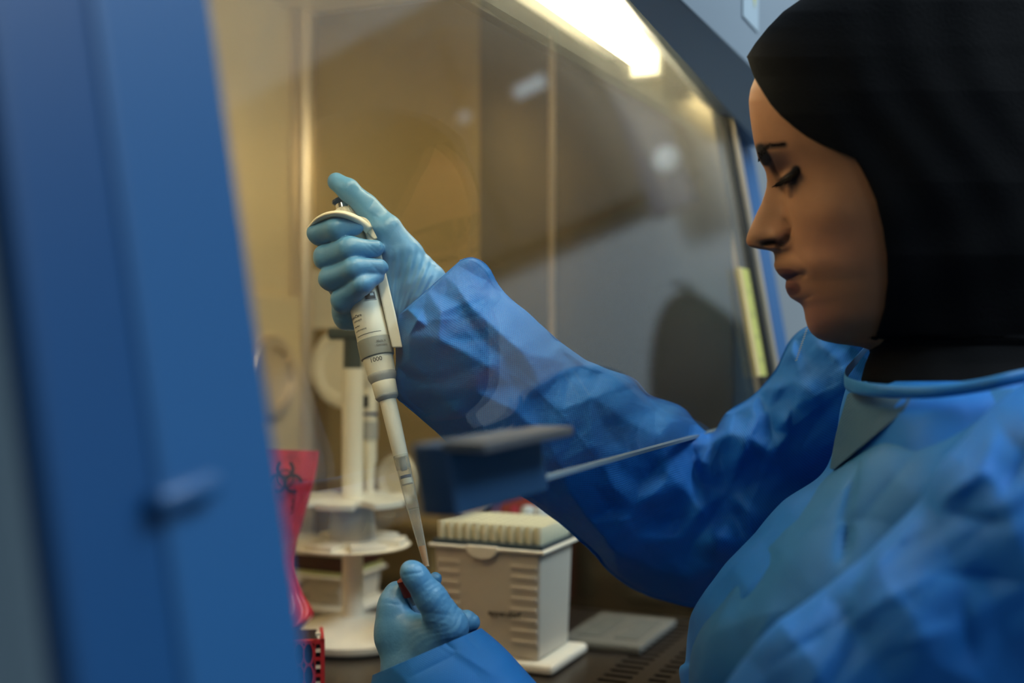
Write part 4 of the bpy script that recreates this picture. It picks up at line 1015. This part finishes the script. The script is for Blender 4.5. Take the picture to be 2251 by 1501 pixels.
st_b = [((1868,838),(2560,838),.835,.13), ((1848,900),(2600,900),.83,.15), ((1830,985),(2620,985),.82,.155), ((1800,1045),(2640,1045),.82,.155), ((1722,1102),(2640,1102),.82,.155), ((1650,1182),(2640,1182),.82,.155),
 ((1586,1252),(2640,1252),.82,.155), ((1524,1335),(2640,1335),.82,.155), ((1510,1392),(2640,1392),.82,.155), ((1506,1450),(2640,1450),.82,.155), ((1502,1520),(2640,1520),.82,.155), ((1640,1900),(2660,1900),.80,.145), ((1700,2700),(2660,2700),.80,.14)]
CR_B = [(1850,1060,1560,1400,26,5),(1960,1000,1700,1350,40,-6),(2000,860,1840,1040,20,3),(1700,1170,1560,1300,12,3),(1620,1300,1580,1480,20,-2),(1980,1020,1900,1180,14,-6)]
def fold_b(x, y): return creases(x, y, CR_B)+facets(x, y, .0035, 21, .0035)
loft('gown_body', st_b, 300, 320, M['gown'], fold_b, label='blue gown front with a greyish lining showing at the neck')
st_f = [((2020,856),(2560,850),.80,.11), ((1925,945),(2600,940),.79,.12), ((1832,1036),(2620,1030),.785,.13), ((1742,1120),(2640,1115),.785,.135), ((1652,1215),(2640,1215),.785,.135),
 ((1584,1310),(2640,1310),.785,.135), ((1536,1400),(2640,1400),.785,.135), ((1518,1501),(2640,1501),.785,.135), ((1530,1700),(2640,1700),.785,.13), ((1720,2300),(2600,2300),.78,.12)]
CR_F = [(1640,1250,1560,1420,22,4),(1700,1200,1620,1340,26,-4),(1890,1020,1850,1140,10,-5),(1860,1150,1850,1230,12,-8),(1990,930,1760,1180,30,5),(2040,960,1860,1180,26,-4),(1700,1340,1640,1480,24,5)]
loft('gown_flap', st_f, 220, 260, M['gown_front'], lambda x, y: creases(x, y, CR_F)+facets(x, y, .0028, 33, .0045), label='near overlapping half of the gown front, greyish blue')
# grey inner panel at the neckline
pts = [((1872,842),(2010,858)), ((1855,900),(1985,905)), ((1838,960),(1915,965)), ((1826,1030),(1835,1032))]
A = cr([p[0] for p in pts], 60); B = cr([p[1] for p in pts], 60); u = np.linspace(0, 1, 60)
def dfront(px, py):
    """depth of the near surface of the gown body"""
    S = np.array([(a[1], a[0], b[0], d, t) for a, b, d, t in st_b]); x0 = np.interp(py, S[:, 0], S[:, 1]); x1 = np.interp(py, S[:, 0], S[:, 2]); d = np.interp(py, S[:, 0], S[:, 3]); t = np.interp(py, S[:, 0], S[:, 4])
    c = np.clip(((x0+x1)/2-px)/((x1-x0)/2), -1, 1); return d-t*np.sqrt(1-c*c)
V = np.zeros((60, 60, 3)); UVs = np.zeros((60, 60, 2))
for i in range(60):
    for j in range(60):
        q = A[i]*(1-u[j])+B[i]*u[j]; d = float(dfront(q[0], q[1]))-.004-.0015*math.sin(q[0]*.05+q[1]*.02); V[i, j] = P(q[0], q[1], d); UVs[i, j] = (q[0]*.00032, q[1]*.00032)
o = link('gown_lining', grid_mesh('gown_lining', V, uv=UVs), M['gown_grey'], person, True); m = o.modifiers.new('t', 'SOLIDIFY'); m.thickness = .0006; o['label'] = 'greyish blue lining panel below the neckline'
# collar band
cpts = [(1925,742,.90),(1880,795,.86),(1858,826,.80),(1868,846,.765),(1930,858,.72),(2040,861,.695),(2150,848,.68),(2251,826,.675),(2400,800,.70),(2520,790,.78)]
C_ = cr(cpts, 140); bm = bmesh.new(); rings = []
for i, q in enumerate(C_):
    ring = []
    for k in range(18):
        a = 2*math.pi*k/18; ring.append(bm.verts.new(P(q[0]+2*math.cos(a), q[1]+15*math.sin(a)*min(1, .4+i/60), q[2]+.0035*math.cos(a)+.001*math.sin(i*.3))))
    rings.append(ring)
for A_, B_ in zip(rings, rings[1:]):
    for k in range(18): bm.faces.new((A_[k], A_[(k+1) % 18], B_[(k+1) % 18], B_[k]))
bm.faces.new(rings[0][::-1]); bm.faces.new(rings[-1]); obj_bm('collar_band', bm, M['gown_front'], person, True)
# stitched shoulder seam
for i in range(22):
    a, b = (1776-i*1.75, 722+i*5.2), (1772-i*1.75, 725+i*5.2)
    bm = bmesh.new(); tube_bm(bm, [P(a[0], a[1], .925), P(b[0]-1, b[1], .925)], .0004, 6)
    if i < 14: obj_bm('stitch', bm, M['cap_pale'], person)
    else: bm.free()

# ---- head, face and neck: one surface, horizontal sections stacked down the profile
HD = .80; KM = HD/FPX
PROF = np.array([(1700,100),(1668,150),(1658,175),(1650,195),(1646,220),(1648,250),(1652,280),(1657,310),(1662,330),(1665,343),(1671,356),(1679,368),(1684,380),(1686,396),(1685,412),(1680,430),(1674,447),(1665,465),(1656,485),(1648,503),(1642,518),(1640,529),(1642,537),(1648,543),(1660,546.5),(1680,549),(1698,551),(1702,560),(1703,573),(1701,583),(1704,592),(1712,604),(1721,611),(1729,615.5),(1727,621),(1726,631),(1730,643),(1737,654),(1748,661),(1759,667),(1765,675),(1768,686),(1770,700),(1775,718),(1784,733),(1799,745),(1820,752),(1850,757),(1885,760),(1915,770),(1915,830),(1960,900),(1960,1000),(1950,1150),(1950,1400),(1950,1900)])
BASE = np.array([(1700,100),(1662,170),(1655,250),(1672,320),(1692,345),(1712,375),(1722,400),(1724,450),(1732,500),(1735,548),(1724,575),(1733,600),(1748,615),(1750,640),(1766,670),(1774,700),(1790,730),(1830,752),(1885,760),(1915,770),(1915,830),(1960,900),(1960,1000),(1950,1150),(1950,1400),(1950,1900)])
SW = np.array([(100,150),(300,150),(345,60),(380,32),(410,26),(450,31),(490,44),(515,54),(535,54),(548,50),(556,42),(575,70),(640,70),(700,70),(760,90),(1900,90)])
QW = np.array([(100,2),(430,2),(480,2.6),(510,3.6),(545,3.6),(556,2.2),(1900,2)])
WD = np.array([(90,130),(100,150),(170,212),(300,228),(400,232),(480,228),(560,214),(640,193),(700,172),(730,145),(745,118),(757,95),(775,110),(800,140),(850,170),(900,200),(1000,250),(1900,260)])
BK = np.array([(90,2250),(170,2320),(300,2350),(500,2330),(650,2270),(757,2230),(850,2240),(1000,2300),(1900,2300)])
vs = np.concatenate([np.linspace(100, 330, 60), np.linspace(331, 556, 190), np.linspace(557, 762, 170), np.linspace(764, 900, 30), np.linspace(910, 1900, 40)])
th = np.concatenate([np.linspace(0, .9, 190)[:-1], np.linspace(.9, math.pi, 100)]); th = np.concatenate([-th[::-1][:-1], th])[:-1]
c, s_ = np.cos(th), np.sin(th); pw = 2/2.3; Cc, Ss = np.sign(c)*np.abs(c)**pw, np.sign(s_)*np.abs(s_)**pw
def smooth_v(tab, vs_, width, kx, ky):
    fine = np.arange(60, 1950, 1.0); y = np.interp(fine, tab[:, ky], tab[:, kx]); r = np.arange(-3*width, 3*width+1); g = np.exp(-(r/width)**2); g /= g.sum()
    return np.interp(vs_, fine, np.convolve(np.pad(y, 3*width, 'edge'), g, 'valid'))
base = smooth_v(BASE, vs, 16, 0, 1); prof = smooth_v(PROF, vs, 3, 0, 1); W_ = smooth_v(WD, vs, 22, 1, 0); bk = smooth_v(BK, vs, 25, 1, 0)
sw = smooth_v(SW, vs, 7, 1, 0); qw = smooth_v(QW, vs, 6, 1, 0)
aa = (bk-base)/2; cc = (bk+base)/2
PXh = cc[:, None]-aa[:, None]*Cc; Wh = W_[:, None]*Ss
front = (c > 0)
PXh = PXh-((base-prof)[:, None])*np.exp(-(np.abs(Wh)/sw[:, None])**qw[:, None])*front
PYh = np.broadcast_to(vs[:, None], PXh.shape).copy()
def gauss(x, y, cx, cy, sx, sy): return np.exp(-((x-cx)/sx)**2-((y-cy)/sy)**2)
side = sm(np.abs(Wh), 8, 40)
Hn = np.zeros_like(PXh)
Hn += -2.4*gauss(PXh, PYh, 1714, 374, 22, 20)+3.0*gauss(PXh, PYh, 1730, 390, 17, 13)+1.2*gauss(PXh, PYh, 1700, 335, 28, 12)
Hn += 2.6*gauss(PXh, PYh, 1708, 515, 18, 20)-4.0*gauss(PXh, PYh, 1689, 535, 19, 7)-3.0*gauss(PXh, PYh, 1712, 540, 10, 8)
Hn += 2.5*gauss(PXh, PYh, 1830, 470, 60, 55)-1.8*gauss(PXh, PYh, 1764, 604, 9, 8)+1.0*gauss(PXh, PYh, 1735, 632, 12, 9)+.8*gauss(PXh, PYh, 1722, 600, 12, 6)
Hn += 1000*creases(PXh, PYh, [(1694,345,1700,375,4,-1.2),(1700,375,1712,396,4,-1.3),(1722,480,1736,500,6,-1.6),(1736,500,1730,532,6,-2.8),(1730,613,1758,602,3,-1.6),(1752,662,1785,650,9,-1.0),(1740,545,1778,600,9,-.7),(1706,402,1756,374,3,-1.0),(1718,415,1760,400,6,-.6)])
Hn *= side
D = HD-Wh*KM
# push along the section normal (x and depth)
dX = np.gradient(PXh, axis=1); dD = np.gradient(D, axis=1); nx, nd_ = dD*FPX/HD, -dX; L = np.hypot(nx, nd_)+1e-9
nx, nd_ = nx/L, nd_/L
sgn = np.where((PXh-cc[:, None])*nx+((D-HD)/KM)*nd_ > 0, 1, -1); nx, nd_ = nx*sgn, nd_*sgn
PXh = PXh+Hn*.001/KM*nx; D = D+Hn*.001*nd_
V = CAM+FW*D[..., None]+RT*((PXh-1125.5)/FPX*D)[..., None]+UP*((750.5-PYh)/FPX*D)[..., None]
# close the crown
me = grid_mesh('body', V, closed_v=True)
bm = bmesh.new(); bm.from_mesh(me); bm.verts.ensure_lookup_table(); n = V.shape[1]
top = bm.verts.new(P(2000, 60, HD)); bm.verts.ensure_lookup_table()
for j in range(n): bm.faces.new((bm.verts[j], bm.verts[(j+1) % n], top))
bm.faces.new([bm.verts[(V.shape[0]-1)*n+j] for j in range(n)])
bmesh.ops.recalc_face_normals(bm, faces=bm.faces); bm.to_mesh(me); bm.free()
body = link('body', me, M['skin'], person, True)
# skin tones, plus shade painted into eye socket, nostril and nose crease
skin = np.array((.31, .140, .066)); T = np.broadcast_to(skin, PXh.shape+(3,)).copy()
def blend(mask, colr): T[:] = T*(1-mask[..., None])+np.array(colr)*mask[..., None]
blend(.35*gauss(PXh, PYh, 1830, 540, 80, 70), (.42,.17,.11)); blend(.35*gauss(PXh, PYh, 1800, 690, 60, 40), (.38,.14,.10))
blend(.75*gauss(PXh, PYh, 1722, 362, 28, 20)*side, (.09,.04,.028)); blend(.5*gauss(PXh, PYh, 1696, 372, 10, 26)*side, (.07,.03,.02))  # lid tone, with the socket's shade painted in
lipm = np.clip(gauss(PXh, PYh, 1724, 601, 32, 12)+gauss(PXh, PYh, 1740, 634, 22, 17), 0, 1); lipm = sm(lipm, .25, .62)*(PXh < 1768); blend(lipm*.92, (.105,.035,.028))
blend(.6*gauss(PXh, PYh, 1740, 620, 14, 4), (.26,.10,.07))
nm_, _ = seg_d(PXh, PYh, 1676, 537, 1702, 532); blend((1-sm(nm_, 1, 11))*.97*sm(np.abs(Wh), 8, 20), (.006,.003,.003))  # dark of the nostril painted in
gr_, _ = seg_d(PXh, PYh, 1712, 540, 1730, 522); blend((1-sm(gr_, 4, 13))*.75*side, (.05,.02,.012))  # shade in the crease beside the nose painted in
bd1, _ = seg_d(PXh, PYh, 1672, 328, 1684, 352); bd2, _ = seg_d(PXh, PYh, 1676, 323, 1724, 318)
blend(np.maximum(1-sm(bd1, 9, 17), (1-sm(bd2, 2, 11))*.92)*sm(np.abs(Wh), 4, 14), (.006,.004,.004))
sd_, _ = seg_d(PXh, PYh, 1694, 362, 1713, 398); blend((1-sm(sd_, 2, 10))*.8*side, (.04,.017,.012))  # painted shade between brow and eye
ld, _ = seg_d(PXh, PYh, 1704, 407, 1752, 371); blend((1-sm(ld, 3, 8))*.97*sm(np.abs(Wh), 25, 45), (.006,.004,.004))
l2, _ = seg_d(PXh, PYh, 1742, 397, 1750, 374); blend((1-sm(l2, 7, 14))*.95*sm(np.abs(Wh), 25, 45), (.006,.004,.004))
l3, _ = seg_d(PXh, PYh, 1737, 405, 1738, 430); blend((1-sm(l3, 2, 9))*.6*sm(np.abs(Wh), 25, 45), (.05,.02,.014))
ca = me.color_attributes.new('tone', 'FLOAT_COLOR', 'POINT'); cd_ = np.ones((len(me.vertices), 4), np.float32); cd_[:] = (*skin, 1)
cd_[:T.shape[0]*T.shape[1], :3] = T.reshape(-1, 3); ca.data.foreach_set('color', cd_.ravel())
# lookup of the near cheek surface: depth at a pixel
nearmask = (Ss > .02)
def dface(px, py, off=0.0):
    i = int(np.argmin(np.abs(vs-py))); row, dr = PXh[i][nearmask], D[i][nearmask]; o_ = np.argsort(row[:len(row)*2//3])
    return float(np.interp(px, row[:len(row)*2//3][o_], dr[:len(row)*2//3][o_]))-off
def hair_strands(name, roots, tips, r, lift, label=None, bend=.3, base_off=.0):
    bm = bmesh.new()
    for (ax, ay), (bx_, by_) in zip(roots, tips):
        p0 = P(ax, ay, dface(ax, ay, base_off)); d1 = dface(ax, ay, lift); p2 = P(bx_, by_, d1)
        mx_, my_ = (ax+bx_)/2+(by_-ay)*bend*.3, (ay+by_)/2-(bx_-ax)*bend*.3
        p1 = P(mx_, my_, (dface(ax, ay, lift*.6)))
        tube_bm(bm, [p0, p1, p2], [r, r*.7, r*.15], 5)
    o = obj_bm(name, bm, M['hair'], person); tag(o, label, kind='stuff'); return o
rt, tp2 = [], []
for i in range(46):
    t = i/45; x, y = 1708+47*t, 403-31*t+3*math.sin(t*3.14)
    rt.append((x, y)); L = 15+5*math.sin(t*3.1)+random.uniform(-2, 2); a = R(148-50*t+random.uniform(-5, 5)); tp2.append((x+L*math.cos(a), y+L*math.sin(a)))
hair_strands('eyelashes', rt, tp2, .0006, .004, 'long black downcast eyelashes')
rt, tp2 = [], []
for i in range(380):
    t = random.random()**1.5; x, y = 1666+60*t, 344-24*min(1, t*2.4)-3*t+random.uniform(-9, 12)*(1-.85*min(1, t*1.6)); rt.append((x, y)); tp2.append((x+9, y-5+random.uniform(-3, 2)))
hair_strands('eyebrow', rt, tp2, .00036, .0008, 'thick black eyebrow', 0)

# ---- headscarf
E_ = np.array([(125,1642),(150,1650),(175,1660),(200,1675),(230,1694),(255,1716),(280,1745),(300,1772),(320,1810),(335,1845),(348,1880),(370,1893),(400,1908),(440,1925),(500,1940),(560,1949),(620,1951),(680,1944),(720,1932),(745,1924),(775,1912),(800,1902),(832,1893),(900,1900)])
HF = np.array([(-145,2110),(-130,2010),(-100,1925),(-50,1832),(0,1758),(25,1722),(60,1688),(95,1660),(125,1641),(140,1642),(170,1646),(250,1640),(345,1672),(400,1700),(550,1712),(620,1722),(700,1755),(736,1810),(746,1905),(775,1912),(800,1902),(832,1893),(900,1900)])
WH = np.array([(-145,20),(-130,95),(-100,150),(-50,190),(0,212),(100,232),(200,246),(400,252),(560,240),(700,205),(760,190),(800,215),(850,260),(900,300)])
BH = np.array([(-145,2150),(-130,2230),(-100,2290),(-50,2340),(0,2370),(200,2420),(500,2430),(900,2450)])
hv = np.concatenate([np.linspace(-145, -100, 16)[:-1], np.linspace(-100, 125, 60)[:-1], np.linspace(125, 741, 180)[:-1], np.linspace(741, 775, 30)[:-1], np.linspace(775, 900, 40)])
NT = 200; rows = []; hf = np.interp(hv, HF[:, 0], HF[:, 1]); wh = np.interp(hv, WH[:, 0], WH[:, 1]); bh = np.interp(hv, BH[:, 0], BH[:, 1]); ee = np.interp(hv, E_[:, 0], E_[:, 1])
for i, v in enumerate(hv):
    a, cx_ = (bh[i]-hf[i])/2, (bh[i]+hf[i])/2; te = 0.0
    if 125 < v < 742:
        cz = np.clip((cx_-ee[i])/a, -1, 1); te = math.acos(abs(cz)**(1/pw)*np.sign(cz))
    t = np.linspace(te, 2*math.pi-te, NT); c, s_ = np.cos(t), np.sin(t)
    px = cx_-a*np.sign(c)*np.abs(c)**pw; ww = wh[i]*np.sign(s_)*np.abs(s_)**pw
    # soft folds falling back from the brow and down to the neck
    f = 5*np.sin(px*.020+v*.013)*sm(px, 1750, 1950)+3*np.sin(px*.045-v*.02+1.5*np.sin(v*.01))*sm(px, 1700, 1900)+3.5*np.sin(v*.035+px*.012)*sm(v, 300, 600)
    sc2 = 1+f*.0032*np.abs(s_)
    px2 = px; ww = ww*sc2
    rows.append(np.stack([px2, np.full(NT, v), HD-ww*KM], 1))
Hh = np.array(rows); V = np.zeros(Hh.shape); 
V[:] = CAM+FW*Hh[..., 2:3]+RT*((Hh[..., 0:1]-1125.5)/FPX*Hh[..., 2:3])+UP*((750.5-Hh[..., 1:2])/FPX*Hh[..., 2:3])
hj = link('headscarf', grid_mesh('headscarf', V), M['hijab'], person, True); hj['label'] = 'plain black headscarf, peaked over the forehead and tucked into the gown'
m = hj.modifiers.new('thickness', 'SOLIDIFY'); m.thickness = .0022; m.offset = 1
